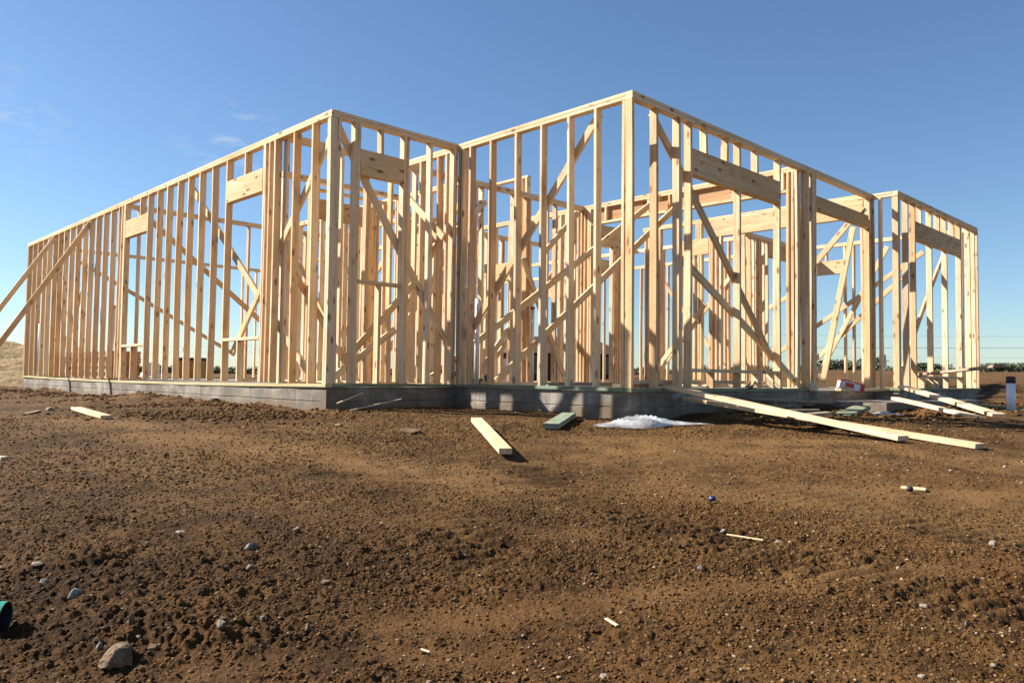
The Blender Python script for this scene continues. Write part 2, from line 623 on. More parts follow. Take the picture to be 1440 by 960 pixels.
def ground_h(x, y, fine=True):
    x = np.asarray(x, float)
    y = np.asarray(y, float)
    right, fwd = polar(x, y)
    d = np.hypot(right, fwd)
    z = ground_base(x, y)
    inside = (x > -1.80) & (x < 10.18) & (y > .02) & (y < 15.7) & ~((x < 0) & (y < 2.71))
    z = z + np.where(d < 60, .16 * fbm(x * .45, y * .45, 3, 3) + .05 * fbm(x * 1.7, y * 1.7, 33, 2), 0)
    # backfill banked against the slab, roughest along the left wall
    e = np.full_like(x, 9.)
    for s in SLAB_EDGES:
        e = np.minimum(e, seg_dist(x, y, *s))
    eL = seg_dist(x, y, -1.95, 16.5, -1.95, 2.2)
    bank = np.exp(-(eL / .55) ** 2) * sstep(2.3, 4.5, y)
    z = z + bank * (-.10 + .08 * vnoise(x * 1.3, y * 1.3, 41) + .06 * vnoise(x * 7, y * 7, 44) + .04 * vnoise(x * 17, y * 17, 46) + lumps(x, y, .14, 45, .5) * .30)
    z = z + np.exp(-(np.abs(eL - 1.1) / .5) ** 2) * sstep(5.5, 9, y) * (.0 + .05 * vnoise(x * 1.4, y * 1.4, 43) + lumps(x, y, .16, 47, .4) * .30)
    eR = np.minimum(seg_dist(x, y, 2.8, -1.3, 9.5, -2.2), seg_dist(x, y, 10.9, -2.6, 13.5, .5))
    z = z + np.exp(-(eR / .6) ** 2) * (-.09 + .09 * vnoise(x * 2.2, y * 2.2, 141) + .05 * vnoise(x * 7, y * 7, 144) + lumps(x, y, .17, 145, .4) * .3)
    z = z - .10 * np.exp(-(((x - 3.7) / .75) ** 2 + ((y + .75) / .6) ** 2))
    z = z + np.exp(-(((x - 12.6) / 1.5) ** 2 + ((y + .2) / 1.6) ** 2)) * (.10 + .18 * vnoise(x * 1.8, y * 1.8, 151))
    if fine:
        rough = np.clip(.55 + 1.5 * fbm(x * .55, y * .55, 20, 3) + bank * .8, .12, 1.4)
        left_heap = np.exp(-(((right + 1.35) / .75) ** 2 + ((fwd - 2.5) / .55) ** 2))
        right_heap = np.exp(-(((right - 1.75) / .55) ** 2 + ((fwd - 2.75) / .35) ** 2))
        mid_heap = np.exp(-(((right + .25) / .55) ** 2 + ((fwd - 1.72) / .14) ** 2))
        lh2 = np.exp(-(((right + .75) / .45) ** 2 + ((fwd - 2.0) / .14) ** 2))
        rough = rough + .8 * left_heap + .9 * right_heap + .7 * mid_heap + .8 * lh2
        cpt = compaction(x, y)
        rough = rough * (1 - .85 * cpt)
        z = z + (left_heap * .03 + right_heap * .035 + mid_heap * .03 + lh2 * .035)
        far = sstep(26, 10, d)
        m = np.clip(vnoise(x * .9, y * .9, 60) * 1.5 - .25, 0, 1)
        z = z + rough * far * (lumps(x, y, .30, 5, .09) * .16 + lumps(x, y, .12, 9, .22) * .24 * m)
        near = sstep(17, 6, d)
        i = near > 0
        zn = np.zeros_like(z)
        wx = x[i] + .02 * (vnoise(x[i] * 40, y[i] * 40, 70) - .5)
        wy = y[i] + .02 * (vnoise(x[i] * 30, y[i] * 30, 71) - .5)
        zn[i] = lumps(wx, wy, .050, 13, .24) * .28 + lumps(wx, wy, .024, 17, .60) * .42 + lumps(wx, wy, .0135, 19, .7) * .45 + .016 * fbm(x[i] * 34, y[i] * 34, 80, 4)
        z = z + zn * near * np.clip(rough, .25, 1.5)
        # crawler tracks: bands of pressed cleat marks across the direction of travel
        for q_, (pts, w) in enumerate(TRACKS):
            dd_, arc = poly_field(right, fwd, pts)
            band = np.exp(-(dd_ / w) ** 4) * sstep(.10, .40, vnoise(x * 1.6, y * 1.6, 90 + q_))
            ridge = (.5 + .5 * np.sin(arc / .085 * 2 * math.pi + 5 * fbm(x * 3, y * 3, 91, 2))) ** .6
            z = z + band * far * (-.013 + .019 * ridge)
        # long shallow grading scratches
        gr = np.sin((fwd + .25 * right + .5 * fbm(x * .5, y * .5, 95, 2)) * 34)
        z = z + .006 * gr * near * sstep(.5, .75, vnoise(x * .7, y * .7, 97))
    z = np.where(inside & (e > .12), -.5, z)
    return z


def gz(x, y):
    return float(ground_h(np.array([x]), np.array([y]))[0])


def build_ground():
    head = math.atan2(FF.y, FF.x)
    a0 = math.radians(43)
    ang = np.concatenate([np.linspace(-a0, a0, 1350), a0 + np.linspace(0, 2 * math.pi - 2 * a0, 171)[1:-1]])
    rad = [.25, .4, .6, .8, 1.0, 1.15]
    r = 1.2
    while r < 4:
        r *= 1.0026
        rad.append(r)
    while r < 10:
        r *= 1.0042
        rad.append(r)
    while r < 19:
        r *= 1.0065
        rad.append(r)
    while r < 40:
        r *= 1.016
        rad.append(r)
    while r < 2500:
        r *= 1.07
        rad.append(r)
    rad = np.array(rad)
    A, Rr = np.meshgrid(ang, rad)
    X = CX + Rr * np.cos(head - A)
    Y = CY + Rr * np.sin(head - A)
    Z = ground_h(X.ravel(), Y.ravel())
    nA, nR = len(ang), len(rad)
    co_ = np.stack([X.ravel(), Y.ravel(), Z], 1)
    co_ = np.vstack([co_, [[CX, CY, gz(CX, CY)]]])
    i = np.arange(nR - 1)[:, None]
    j = np.arange(nA)[None, :]
    jn = (j + 1) % nA
    q = np.stack([i * nA + j, i * nA + jn, (i + 1) * nA + jn, (i + 1) * nA + j], -1).reshape(-1, 4)[:, ::1]
    nq = len(q)
    c = nR * nA
    tri = np.stack([np.full(nA, c), (np.arange(nA) + 1) % nA, np.arange(nA)], 1)
    me = bpy.data.meshes.new('ground')
    me.vertices.add(len(co_))
    me.vertices.foreach_set('co', co_.astype(np.float32).ravel())
    me.loops.add(nq * 4 + nA * 3)
    me.loops.foreach_set('vertex_index', np.concatenate([q.ravel(), tri.ravel()]).astype(np.int32))
    me.polygons.add(nq + nA)
    me.polygons.foreach_set('loop_start', np.concatenate([np.arange(nq) * 4, nq * 4 + np.arange(nA) * 3]).astype(np.int32))
    me.polygons.foreach_set('use_smooth', np.ones(nq + nA, bool))
    me.update(calc_edges=True)
    me.validate()
    if me.polygons[1000].normal.z < 0:
        me.flip_normals()
    at = me.attributes.new('compact', 'FLOAT', 'POINT')
    at.data.foreach_set('value', compaction(co_[:, 0], co_[:, 1]).astype(np.float32))
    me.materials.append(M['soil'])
    o = bpy.data.objects.new('ground', me)
    COL.objects.link(o)
    WORLD[o.name] = Matrix.Identity(4)
    tag(o, 'bare brown clay building ground with ruts and clods', None, kind='structure')
    return o


build_ground()

ICO_V = None


def ico(sub):
    import bmesh
    bm = bmesh.new()
    bmesh.ops.create_icosphere(bm, subdivisions=sub, radius=1)
    v = np.array([p.co[:] for p in bm.verts])
    f = np.array([[q.index for q in p.verts] for p in bm.faces])
    bm.free()
    return v, f


def scatter(name, n, rmin, rmax, smin, smax, mat, label, cat, pw=1.0, sub=1, flat=.7, sink=.3, mask=None, wide=41, n_try=2.2):
    tv, tf = ico(sub)
    m = int(n * n_try)
    a = rng.uniform(-math.radians(wide), math.radians(wide), m)
    r = np.exp(rng.uniform(math.log(rmin), math.log(rmax), m))
    head = math.atan2(FF.y, FF.x)
    x = CX + r * np.cos(head - a)
    y = CY + r * np.sin(head - a)
    ok = ~((x > -1.86) & (y > 2.66)) & ~((x > -.06) & (y > -.06)) & ~((x > 3.9) & (y > -1.0))
    if mask is not None:
        ok &= rng.uniform(0, 1, m) < mask(x, y)
    x, y, r = x[ok][:n], y[ok][:n], r[ok][:n]
    n = len(x)
    z = ground_h(x, y)
    t = rng.uniform(0, 1, n) ** 2.2
    s = (smin + (smax - smin) * t) * np.clip(r / 3.0, .8, 2.2) ** pw
    sc = s[:, None] * rng.uniform(.6, 1.25, (n, 3)) * np.array([1, 1, flat])
    th = rng.uniform(0, 2 * math.pi, n)
    c, sn = np.cos(th), np.sin(th)
    V = tv[None] * (1 + rng.uniform(-.22, .22, (n, len(tv), 1)))
    V = V * sc[:, None, :]
    VX_ = V[..., 0] * c[:, None] - V[..., 1] * sn[:, None] + x[:, None]
    VY_ = V[..., 0] * sn[:, None] + V[..., 1] * c[:, None] + y[:, None]
    VZ_ = V[..., 2] + (z + s * flat * (1 - 2 * sink) * .5)[:, None]
    co_ = np.stack([VX_, VY_, VZ_], -1).reshape(-1, 3)
    fc = (tf[None] + (np.arange(n) * len(tv))[:, None, None]).reshape(-1, 3)
    me = bpy.data.meshes.new(name)
    me.vertices.add(len(co_))
    me.vertices.foreach_set('co', co_.astype(np.float32).ravel())
    me.loops.add(fc.size)
    me.loops.foreach_set('vertex_index', fc.astype(np.int32).ravel())
    me.polygons.add(len(fc))
    me.polygons.foreach_set('loop_start', (np.arange(len(fc)) * 3).astype(np.int32))
    me.update(calc_edges=True)
    at = me.attributes.new('tone', 'FLOAT', 'POINT')
    at.data.foreach_set('value', np.repeat(rng.uniform(0, 1, n), len(tv)).astype(np.float32))
    me.materials.append(mat)
    o = bpy.data.objects.new(name, me)
    COL.objects.link(o)
    tag(o, label, cat, kind='stuff')
    return o


def rough_mask(x, y):
    right, fwd = polar(x, y)
    tr = np.zeros_like(x)
    for pts, w in TRACKS:
        tr = np.maximum(tr, np.exp(-(poly_field(right, fwd, pts)[0] / w) ** 4))
    return np.clip(.5 + 2.2 * fbm(x * .6, y * .6, 20, 3), .25, 1) * (1 - .7 * compaction(x, y)) * (1 - .75 * tr)


scatter('soil_clods', 120000, 1.3, 9.5, .0022, .0078, M['clod'], 'loose crumbs and clods of brown clay strewn over the bare ground', 'soil', mask=rough_mask, pw=.5)
scatter('pebbles', 3400, 1.35, 14, .0018, .009, M['pebble'], 'small pale pebbles and stone chips lying in the brown clay', 'gravel', flat=.6, pw=.6)


def bank_mask(x, y):
    e = np.minimum(seg_dist(x, y, -2.5, 17, -2.5, 3.2), seg_dist(x, y, 2.6, -.75, 9.5, -1.6))
    e = np.minimum(e, seg_dist(x, y, 10.5, -2.2, 12.5, -.2))
    return np.exp(-(e / .75) ** 2) * np.clip(vnoise(x * 1.5, y * 1.5, 49) * 2.2 - .5, .04, 1)


scatter('spoil_clods', 11000, 6.5, 19, .005, .022, M['clod'], 'coarse dark clods of backfill heaped along the slab edges', 'soil', mask=bank_mask, pw=.3, sub=2, n_try=60)

# ------------------------------------------------------------------ the house
house = tag(empty('house_frame', (0, 0, 0)), 'unfinished single storey timber house frame on a concrete slab', 'house')


def slab():
    # outline walked so that the interior lies on the left; top at z = 0, form faces slightly inside the sill line
    P = [(-1.80, 2.73), (.02, 2.73), (.02, .02), (6.17, .02), (6.17, -.35), (10.18, -.35), (10.18, 15.73), (-1.80, 15.73)]
    v, f = [], []
    # every long form face is cut into short pieces and pushed in and out a little, with a step at the form board joint
    ring = []
    for i, p in enumerate(P):
        q = P[(i + 1) % len(P)]
        L = math.dist(p, q)
        n = max(1, int(L / .25))
        nx, ny = (q[1] - p[1]) / L, -(q[0] - p[0]) / L
        for k in range(n):
            t = k / n
            w = 0 if k == 0 else random.uniform(-.006, .006)
            ring.append((p[0] + (q[0] - p[0]) * t + nx * w, p[1] + (q[1] - p[1]) * t + ny * w, nx if k else 0, ny if k else 0))
    lev = [(0, -.004), (-.012, 0), (-.150, 0), (-.154, -.009), (-.161, -.008), (-.166, .003), (-.7, .010)]
    N = len(ring)
    for z, off in lev:
        for x, y, nx, ny in ring:
            v.append((x + nx * off, y + ny * off, z + (random.uniform(-.002, .002) if z < -.1 else 0)))
    f.append(tuple(range(N)))
    for l in range(len(lev) - 1):
        for k in range(N):
            j = (k + 1) % N
            f.append((l * N + k, (l + 1) * N + k, (l + 1) * N + j, l * N + j))
    return mesh_obj('foundation', v, f, M['concrete'], house)


fnd = slab()
fnd['label'] = 'grey cast concrete slab edge with form board seams'
pb = boxes('porch_slab', [(4.24, 8.2, -.88, -.36, -.7, -.14), (4.24, 6.16, -.36, .02, -.7, -.141)], M['concrete'], house)
pb['label'] = 'lower concrete porch step beside the entry opening'

T0, T1, TOP = .038, 2.974, 3.05


class Wall:
    def __init__(self, axis, c, n, a, b, label, plate='treated', bottom=None, top=True, gap=()):
        """axis 'X' or 'Y' = running direction, c = outer face, n = +1/-1 towards the inside, from a to b"""
        self.ax, self.c, self.n, self.a, self.b = axis, c, n, a, b
        self.run = Vector((1, 0, 0)) if axis == 'X' else Vector((0, 1, 0))
        self.nor = Vector((0, 1, 0)) if axis == 'X' else Vector((1, 0, 0))
        self.nor *= n
        d = b - a
        L = abs(d)
        # the wall's own mesh: double top plate, joints staggered like real lumber; local Z runs along the wall
        z = self.run * (1 if d > 0 else -1)
        x = Vector((0, 0, 1))
        y = z.cross(x)
        m = Matrix((x, y, z)).transposed().to_4x4()
        m.translation = self.P(a, .0445, 0)
        v, f = [], []

        def piece(z0, z1, s0, s1, dy=0.0):
            bv, bf = bar_mesh(z1 - z0, .089, s1 - s0, .002)
            n0 = len(v)
            v.extend([((z0 + z1) / 2 + p[0], p[1] + dy, p[2] + s0) for p in bv])
            f.extend([tuple(n0 + i for i in q) for q in bf])

        if top:
            s = 0
            k = 0
            while s < L - .01:
                e = min(L, s + random.uniform(3.2, 4.3))
                if L - e < .8:
                    e = L
                piece(T1, T1 + .0375, s, e - .002, random.uniform(-.002, .002))
                s = e
            s = 0
            first = True
            while s < L - .01:
                e = min(L, s + (random.uniform(1.5, 2.4) if first else random.uniform(3.4, 4.6)))
                if L - e < .8:
                    e = L
                piece(T1 + .039, TOP, s, e - .002, random.uniform(-.004, .004))
                s = e
                first = False
        self.o = mesh_obj('wall_frame', v, f, M['plate'], house, mw=m)
        self.o['label'] = label
        segs = bottom if bottom is not None else [(a, b)]
        for s0, s1 in segs:
            board('bottom_plate', self.P(s0, .0445 - .004, T0 / 2), self.P(s1, .0445 - .004, T0 / 2), (0, 0, 1), .037, .089, M[plate], self.o)

    def P(self, s, t, z):
        p = self.run * s + self.nor * t + Vector((0, 0, z))
        if self.ax == 'X':
            p.y += self.c
        else:
            p.x += self.c
        return p

    def stud(self, s, z0=T0, z1=T1, lean=0.0, name='stud', mat='stud', flat=False, t=.0445):
        l = lean + random.uniform(-.011, .011)
        a, b = (.038, .089)
        thin = self.nor if flat else self.run
        off = random.uniform(-.003, .003)
        return board(name, self.P(s, t + off, z0 + .001), self.P(s + l, t + off, z1 - .001), thin, a, b, M[mat], self.o)

    def studs(self, *ss, **k):
        for s in ss:
            self.stud(s, **k)

    def header(self, s0, s1, z0=2.40, z1=2.69, t=.0445, th=.089, mat='header', name='header'):
        board(name, self.P(s0 + .001, t, (z0 + z1) / 2), self.P(s1 - .001, t, (z0 + z1) / 2), self.nor, th, z1 - z0, M[mat], self.o)

    def flat(self, s0, s1, z, name='window_sill', mat='plate'):
        board(name, self.P(s0 + .001, .0445, z + .019), self.P(s1 - .001, .0445, z + .019), (0, 0, 1), .038, .089, M[mat], self.o)

    def cripple(self, s, z0, z1):
        self.stud(s, z0, z1, name='cripple_stud')

    def brace(self, s0, z0, s1, z1, t=.108, name='brace', w=.089, mat='brace'):
        board(name, self.P(s0, t, z0), self.P(s1, t, z1), self.nor, .036, w, M[mat], self.o)


# left long wall
W1 = Wall('Y', -1.82, 1, 2.71, 15.75, 'long left outer wall frame with two window openings', plate='treated_pale')
W1.stud(2.731)
W1.stud(2.79, t=.055)
for s in (3.11, 3.53, 4.01, 4.13, 4.245):
    W1.stud(s)
W1.stud(4.285)
W1.stud(5.335)
W1.header(4.306, 5.314)
W1.cripple(4.80, 2.69, T1)
W1.flat(4.306, 5.314, .56)
W1.cripple(4.88, T0, .56)
for s in (5.79, 6.21, 6.61, 6.99, 7.40, 7.81):
    W1.stud(s)
W1.stud(8.20)
W1.stud(9.25)
W1.header(8.221, 9.229)
W1.cripple(8.55, 2.69, T1)
W1.flat(8.221, 9.229, .56)
W1.cripple(8.80, T0, .56)
W1.studs(9.31, 9.44, 9.57)
s = 9.57 + .40
while s < 15.70:
    W1.stud(s)
    s += .4064
W1.stud(15.73)
W1.brace(2.76, 2.93, 5.25, .40)
W1.brace(6.88, 2.93, 3.30, .14, t=.145)
W1.brace(14.9, 2.93, 11.6, .10, t=.11)
W1.brace(13.5, .08, 11.35, 2.2, t=.11)
for yy in (13.62, 11.22):
    board('prop', (-1.80, yy, 2.93), (-3.75, yy + .05, -.36), (0, 1, 0), .038, .089, M['brace'], W1.o)['label'] = 'long sloping prop holding the wall upright from outside'

# return wall of the notch
W2 = Wall('X', 2.71, 1, -1.731, .089, 'short front wall frame with one tall window opening')
W2.studs(-1.710, -1.495, -1.455, -.77, -.81, -.43, -.02)
W2.stud(-.02 - .042, t=.03)
W2.header(-1.436, -.829)
W2.cripple(-1.14, 2.69, T1)
W2.flat(-1.436, -.829, 1.17)
W2.cripple(-1.14, T0, 1.17)
W2.brace(-1.70, 2.95, -.10, .60)

W3 = Wall('Y', 0, 1, .089, 2.71, 'five bay wall frame facing left with a long brace', )
for s in (.11, .485, .86, 1.265, 1.68, 2.11, 2.49, 2.688):
    W3.stud(s)
W3.stud(2.64, t=.05)
W3.brace(.51, 2.95, 2.62, .62)

W4 = Wall('X', 0, 1, 0, 6.239, 'long front wall frame with a wide double window and entry', bottom=[(0, 4.19), (6.02, 6.239)])
W4.studs(.02, .445, .855, 1.068, 2.130, 3.14)
W4.stud(.90, t=.05, z1=2.4)
W4.header(1.088, 2.110)
W4.header(2.150, 3.120)
for s in (1.40, 1.84, 2.56):
    W4.cripple(s, 2.69, T1)
W4.flat(1.088, 2.110, .215)
W4.flat(2.150, 3.120, .215)
for s in (1.55, 2.55, 2.95):
    W4.cripple(s, T0, .215)
W4.studs(3.90, 3.945)
W4.stud(3.985, t=.062, flat=True)
W4.studs(4.075, 4.115, 4.155)
W4.brace(.47, 2.95, 3.08, .42)
W4.brace(1.12, 1.47, 3.88, .09, t=.145, mat='loose')
W4.header(4.176, 5.985, 2.50, 2.69)
W4.stud(6.005, z1=2.50)
W4.studs(6.045, 6.205)
W4.stud(6.125, t=.062, flat=True)

W5 = Wall('Y', 6.15, 1, -.279, -.002, 'very short return wall frame beside the entry opening')
W5.studs(-.10)

W6 = Wall('X', -.37, 1, 6.15, 10.2, 'right end front wall frame with a wide window opening')
W6.studs(6.17, 6.215, 6.58, 6.90, 9.22, 9.70, 10.0, 10.18)
W6.stud(6.26, t=.062)
W6.header(6.92, 8.045)
W6.header(8.055, 9.20)
for s in (7.19, 7.66, 8.05, 8.40, 8.80, 9.15):
    W6.cripple(s, 2.69, T1)
for s in (7.66, 8.42, 9.18):
    W6.stud(s, z1=2.40)
W6.flat(6.92, 9.20, .20)
for s in (7.25, 7.9, 8.1):
    W6.cripple(s, T0, .20)
W6.header(7.3, 8.3, .04, .195, t=.12, th=.038, mat='loose', name='backing_board')
W6.brace(9.32, 2.95, 6.7, .35, t=.14)

# right side and back of the house
W7 = Wall('Y', 10.2, -1, -.279, 15.66, 'far right outer wall frame seen through the house')
W7.studs(-.10, 1.93, 2.11, 3.30)
W7.header(2.13, 3.28)
W7.cripple(2.5, 2.69, T1)
W7.cripple(2.9, 2.69, T1)
s = 3.7
while s < 15.6:
    if not (9.35 < s < 10.9):
        W7.stud(s)
    else:
        W7.cripple(s, 2.74, T1)
    s += .4064
W7.header(9.2, 11.1, 2.44, 2.72)
W7.brace(4.6, .10, .55, 2.68, t=.11)
W7.brace(3.3, .05, .95, 2.2, t=.145)
W7.brace(2.75, .05, 1.2, 2.85, t=.18, mat='loose')
W7.brace(2.9, 2.2, 4.4, 1.45, t=.11)
W7.brace(6.9, 2.9, 4.9, .4, t=.11)

W8 = Wall('X', 15.75, -1, -1.731, 10.2, 'rear outer wall frame with a wide garden opening')
W8.studs(2.9, 3.3, 3.7, 4.1, 4.5, 5.7, 6.1, 6.5, 7.0, 7.8, 8.6, 9.4, 10.1)
W8.brace(-.75, 2.74, 3.10, .66, t=.11)

# inner partitions
IA = Wall('X', 3.87, 1, -1.729, 3.779, 'inner partition frame just behind the front corner', bottom=[(-1.729, -.6), (.5, 2.2), (2.9, 3.779)], plate='plate')
IA.studs(-1.70, -1.28, -.94, -.56, -.16, .24, .50, .69, 1.30, 1.72, 2.13, 2.42, 2.90, 3.42)
IA.stud(1.345)
IA.brace(1.45, .1, 2.55, 1.35, t=.108, mat='loose')
IA.brace(-.9, .3, .35, 1.55, t=-.02)
IA.brace(3.60, 2.9, 2.75, 2.1, t=-.02)
IA.brace(-1.1, .06, -.1, .75, t=-.02, mat='loose')
IA.brace(.75, 2.05, 1.5, 2.75, t=-.02, mat='loose')

IB = Wall('X', 5.5, 1, -.90, 1.159, 'inner partition frame with a door header', plate='plate', bottom=[(-.9, -.42), (.52, 1.159)])
IB.studs(-.88, -.45, .53, .57, .98)
IB.header(-.43, .51, 2.45, 2.74)
IB.flat(-.43, .96, 2.86, name='blocking')
IB.stud(-.40, z1=2.45)
IB.stud(.49, z1=2.45)
IB.brace(-.85, 1.9, .3, .3, t=.108)

IC = Wall('Y', 1.16, 1, 3.96, 9.519, 'inner partition frame running away from the camera', plate='plate')
for s in (4.0, 4.4, 4.8, 5.2, 5.6, 5.64, 6.0, 6.4, 6.8, 7.2, 7.6, 8.0, 8.4, 8.44, 8.8, 9.2, 9.5):
    IC.stud(s)
IC.brace(4.1, 2.8, 6.4, .3, t=.108)
IC.brace(9.0, 2.6, 6.9, .2, t=-.02)
IC.header(4.42, 5.18, 2.2, 2.49, name='header')

ID = Wall('X', 9.52, 1, -1.729, 2.6, 'rear inner partition frame with few studs', plate='plate', bottom=[(-1.729, -1.3), (.45, 2.6)])
ID.studs(-1.48, .52, .94, 1.35, 1.75, 2.15, 2.58)
ID.brace(-1.50, 2.95, 2.2, -.0 + .06, t=-.02)

IE = Wall('Y', 3.78, 1, .091, 3.959, 'inner frame over a wide opening with a boxed beam', plate='plate', bottom=[(.091, .3), (3.55, 3.959)])
IE.studs(.115, .16, 3.72, 3.77, 3.86, 3.93)
IE.stud(.22, mat='header')
IE.flat(.24, 3.70, 2.70, name='beam_plate')
IE.header(.24, 3.70, 2.741, 2.972, t=.070, th=.030, mat='dark_board', name='beam_panel')
for s in (.30, 1.05, 1.75, 2.15, 2.55, 3.0, 3.4):
    IE.cripple(s, 2.74, T1)

IF = Wall('Y', 6.04, 1, .091, 4.30, 'inner frame carrying the long solid beam', plate='plate', bottom=[(2.6, 2.84), (3.5, 4.3)])
IF.header(.11, 2.77, 2.69, 2.972, name='beam')
IF.stud(.13, z1=2.69)
IF.stud(2.62, z1=2.69)
IF.stud(2.70, z1=2.69)
IF.studs(2.79, 2.83, 3.52, 3.56, 3.90, 3.95, 4.24)
IF.header(2.85, 3.50, 2.40, 2.69)
IF.cripple(3.1, 2.69, T1)
IF.stud(3.15, z1=2.40)
IF.brace(4.1, .15, 2.9, 1.5, t=-.02)
IF.brace(.25, 2.55, .75, .1, t=-.02, mat='loose')
IF.brace(.10, 2.85, .85, 2.05, t=-.02)

IG = Wall('X', 4.6, 1, 3.87, 5.75, 'inner door frame under a deep header beam', plate='plate', top=False, bottom=[(5.5, 5.75)])
IG.header(3.92, 5.74, 2.66, 3.03, name='beam')
IG.studs(5.52, 5.60, 5.72, 5.66, z1=2.66)
IG.studs(3.90, z1=2.66)

IH = Wall('Y', 3.78, 1, 3.961, 15.65, 'long inner partition frame down the middle of the house', plate='plate')
for s in (4.0, 4.4, 4.44, 5.3, 5.7, 6.1, 6.5, 7.6, 8.0, 8.4, 8.8, 9.2, 9.6, 10.8, 11.2, 12, 12.8, 13.6, 14.0, 14.4, 15.2):
    IH.stud(s)
IH.header(6.52, 7.58, 2.40, 2.69)
IH.brace(5.1, 2.8, 7.2, .3, t=-.02)

II = Wall('X', 3.0, 1, 7.6, 10.109, 'inner partition frame with a deep header on the right', plate='plate', bottom=[(7.6, 8.6)])
II.studs(7.62, 7.85, 8.18, 8.26, 8.40, 8.52)
II.header(8.56, 9.75, 2.66, 2.972)
II.studs(9.79, 9.83)

IJ = Wall('X', 6.5, 1, 1.25, 3.2, 'low inner partition frame at the centre of the house', plate='plate')
IJ.studs(1.3, 1.36, 1.42, 1.9, 2.3, 2.7, 3.15)
IJ.brace(1.4, .2, 2.9, 2.3, t=-.02, mat='loose')

IK = Wall('Y', 8.0, 1, 3.1, 9.5, 'distant inner partition frame behind the long beam', plate='plate')
IK.studs(3.2, 3.6, 4.0, 4.8, 5.2, 5.6, 6.4, 7.2, 8.0, 8.8, 9.4)
IK.brace(3.2, 2.6, 5.2, .4, t=-.02)
IL = Wall('X', 5.9, 1, 5.8, 8.0, 'distant inner partition frame across the hall', plate='plate', bottom=[(5.8, 6.6)])
IL.studs(5.9, 6.3, 6.6, 7.4, 7.9)
IL.header(6.62, 7.38, 2.4, 2.69)

IO = Wall('Y', 0, 1, 2.802, 3.868, 'short inner partition frame behind the notch corner', plate='plate')
IO.studs(2.95, 3.12, 3.50, 3.84)
IO.brace(3.75, 2.55, 2.95, 1.9, t=-.02, mat='loose')
IM = Wall('X', 6.9, 1, 3.88, 7.9, 'deep inner partition frame behind the boxed beam', plate='plate')
IM.studs(3.95, 4.35, 4.76, 4.80, 5.2, 5.6, 6.0, 6.4, 6.8, 7.2, 7.6)
IM.brace(4.3, .2, 6.4, 2.6, t=-.02)
IN = Wall('Y', 2.2, 1, 6.6, 12.4, 'deep inner partition frame behind the notch', plate='plate')
IN.studs(6.7, 7.1, 7.5, 7.9, 8.3, 8.7, 9.1, 9.6, 10.0, 10.4, 10.8, 11.2, 11.6, 12.0, 12.3)
IN.brace(7.0, 2.7, 9.6, .2, t=-.02)
IF.studs(3.02, 3.06, 4.10, 4.16)
II.studs(7.98, 8.08)
IA.studs(1.47, 2.50, 3.10)
IA.brace(3.3, .15, 2.3, 2.0, t=-.02)

# tall chase post group that stands above the plates
tp = Wall('Y', 2.52, 1, 4.0, 4.9, 'tall post frame rising above the other plates', plate='plate', top=False)
board('top_plate', (2.5645, 3.98, 3.35), (2.5645, 4.9, 3.35), (0, 0, 1), .038, .089, M['plate'], tp.o)
tp.stud(4.0, z1=3.331)
tp.stud(4.12, z1=3.331)
tp.stud(4.88, z1=3.331)
tp.header(4.14, 4.86, 1.72, 2.0)

# long temporary braces across the first room
board('brace', (3.74, 2.30, 2.95), (.22, 3.45, .12), (0, 1, 0), .038, .089, M['loose'], IE.o)['label'] = 'upper of two long temporary braces crossing the room'
board('brace', (3.74, 2.0, 2.75), (.60, 2.6, .08), (0, 1, 0), .038, .089, M['loose'], IE.o)['label'] = 'lower of two long temporary braces crossing the room'

# ------------------------------------------------------------------ loose things lying about
def lying(name, p0, p1, a, b, mat, label, cat, thin=(0, 0, 1), lift=0.0, group=None):
    o = board(name, p0, p1, thin, a, b, M[mat])
    return tag(o, label, cat, group)


def on_ground(right, fwd, up=.02):
    p = spot(right, fwd)
    p.z = float(ground_h(np.array([p.x]), np.array([p.y]), fine=False)[0]) + up
    return p


def px_ray(x, y):
    d = F + R * ((x - 720) / 1101.9) - U * ((y - 480) / 1101.9)
    return d


def ground_at(x, y, up=0.0, fine=True):
    """site position seen at (x, y) of the photograph, on the soil"""
    d = px_ray(x, y)
    t = np.geomspace(1.0, 60, 6000)
    X, Y, Z = CAM.x + d.x * t, CAM.y + d.y * t, CAM.z + d.z * t
    g = ground_h(X, Y, fine=fine)
    g = np.where((X > -1.86) & (Y > -.06) & ~((X < -.06) & (Y < 2.66)) | (X > 4.2) & (Y > -.92) & (X < 8.2), 0.0, g)
    k = int(np.argmax(Z < g + up))
    k = max(k - 6, 0)
    return Vector((X[k], Y[k], Z[k]))


def at_depth(x, y, fwd):
    d = px_ray(x, y)
    t = fwd / d.dot(FF)
    return CAM + d * t


pA, pB = ground_at(670, 590, .07), ground_at(711, 634, .05)
lying('lumber_offcut', pA, pB, .038, .089, 'loose', 'single pale timber offcut lying end-on in front of the slab', 'board')
pA, pB = ground_at(775, 599, .03), ground_at(800, 583, .04)
lying('treated_board', pA, pB, .045, .14, 'treated', 'short green treated board at the foot of the sunlit slab edge', 'board')
pA, pB = ground_at(107, 574, .03), ground_at(150, 586, .02)
lying('lumber_offcut', pA, pB, .03, .10, 'loose', 'flat pale board on the ground before the left wall', 'board')
pA = Vector((.60, -.02, .055))
pB = ground_at(1270, 616, .03)
lying('plank', pA, pB, .038, .14, 'loose', 'long pale plank running from slab edge down to the ground, nearer one', 'plank', group='planks sloping off the slab')
pA = ground_at(980, 563, .12)
pB = ground_at(1378, 627, .02)
lying('plank', at_depth(966, 560, 8.4), pB, .038, .14, 'muddy', 'long plank beneath another one, reaching furthest right', 'plank', group='planks sloping off the slab')
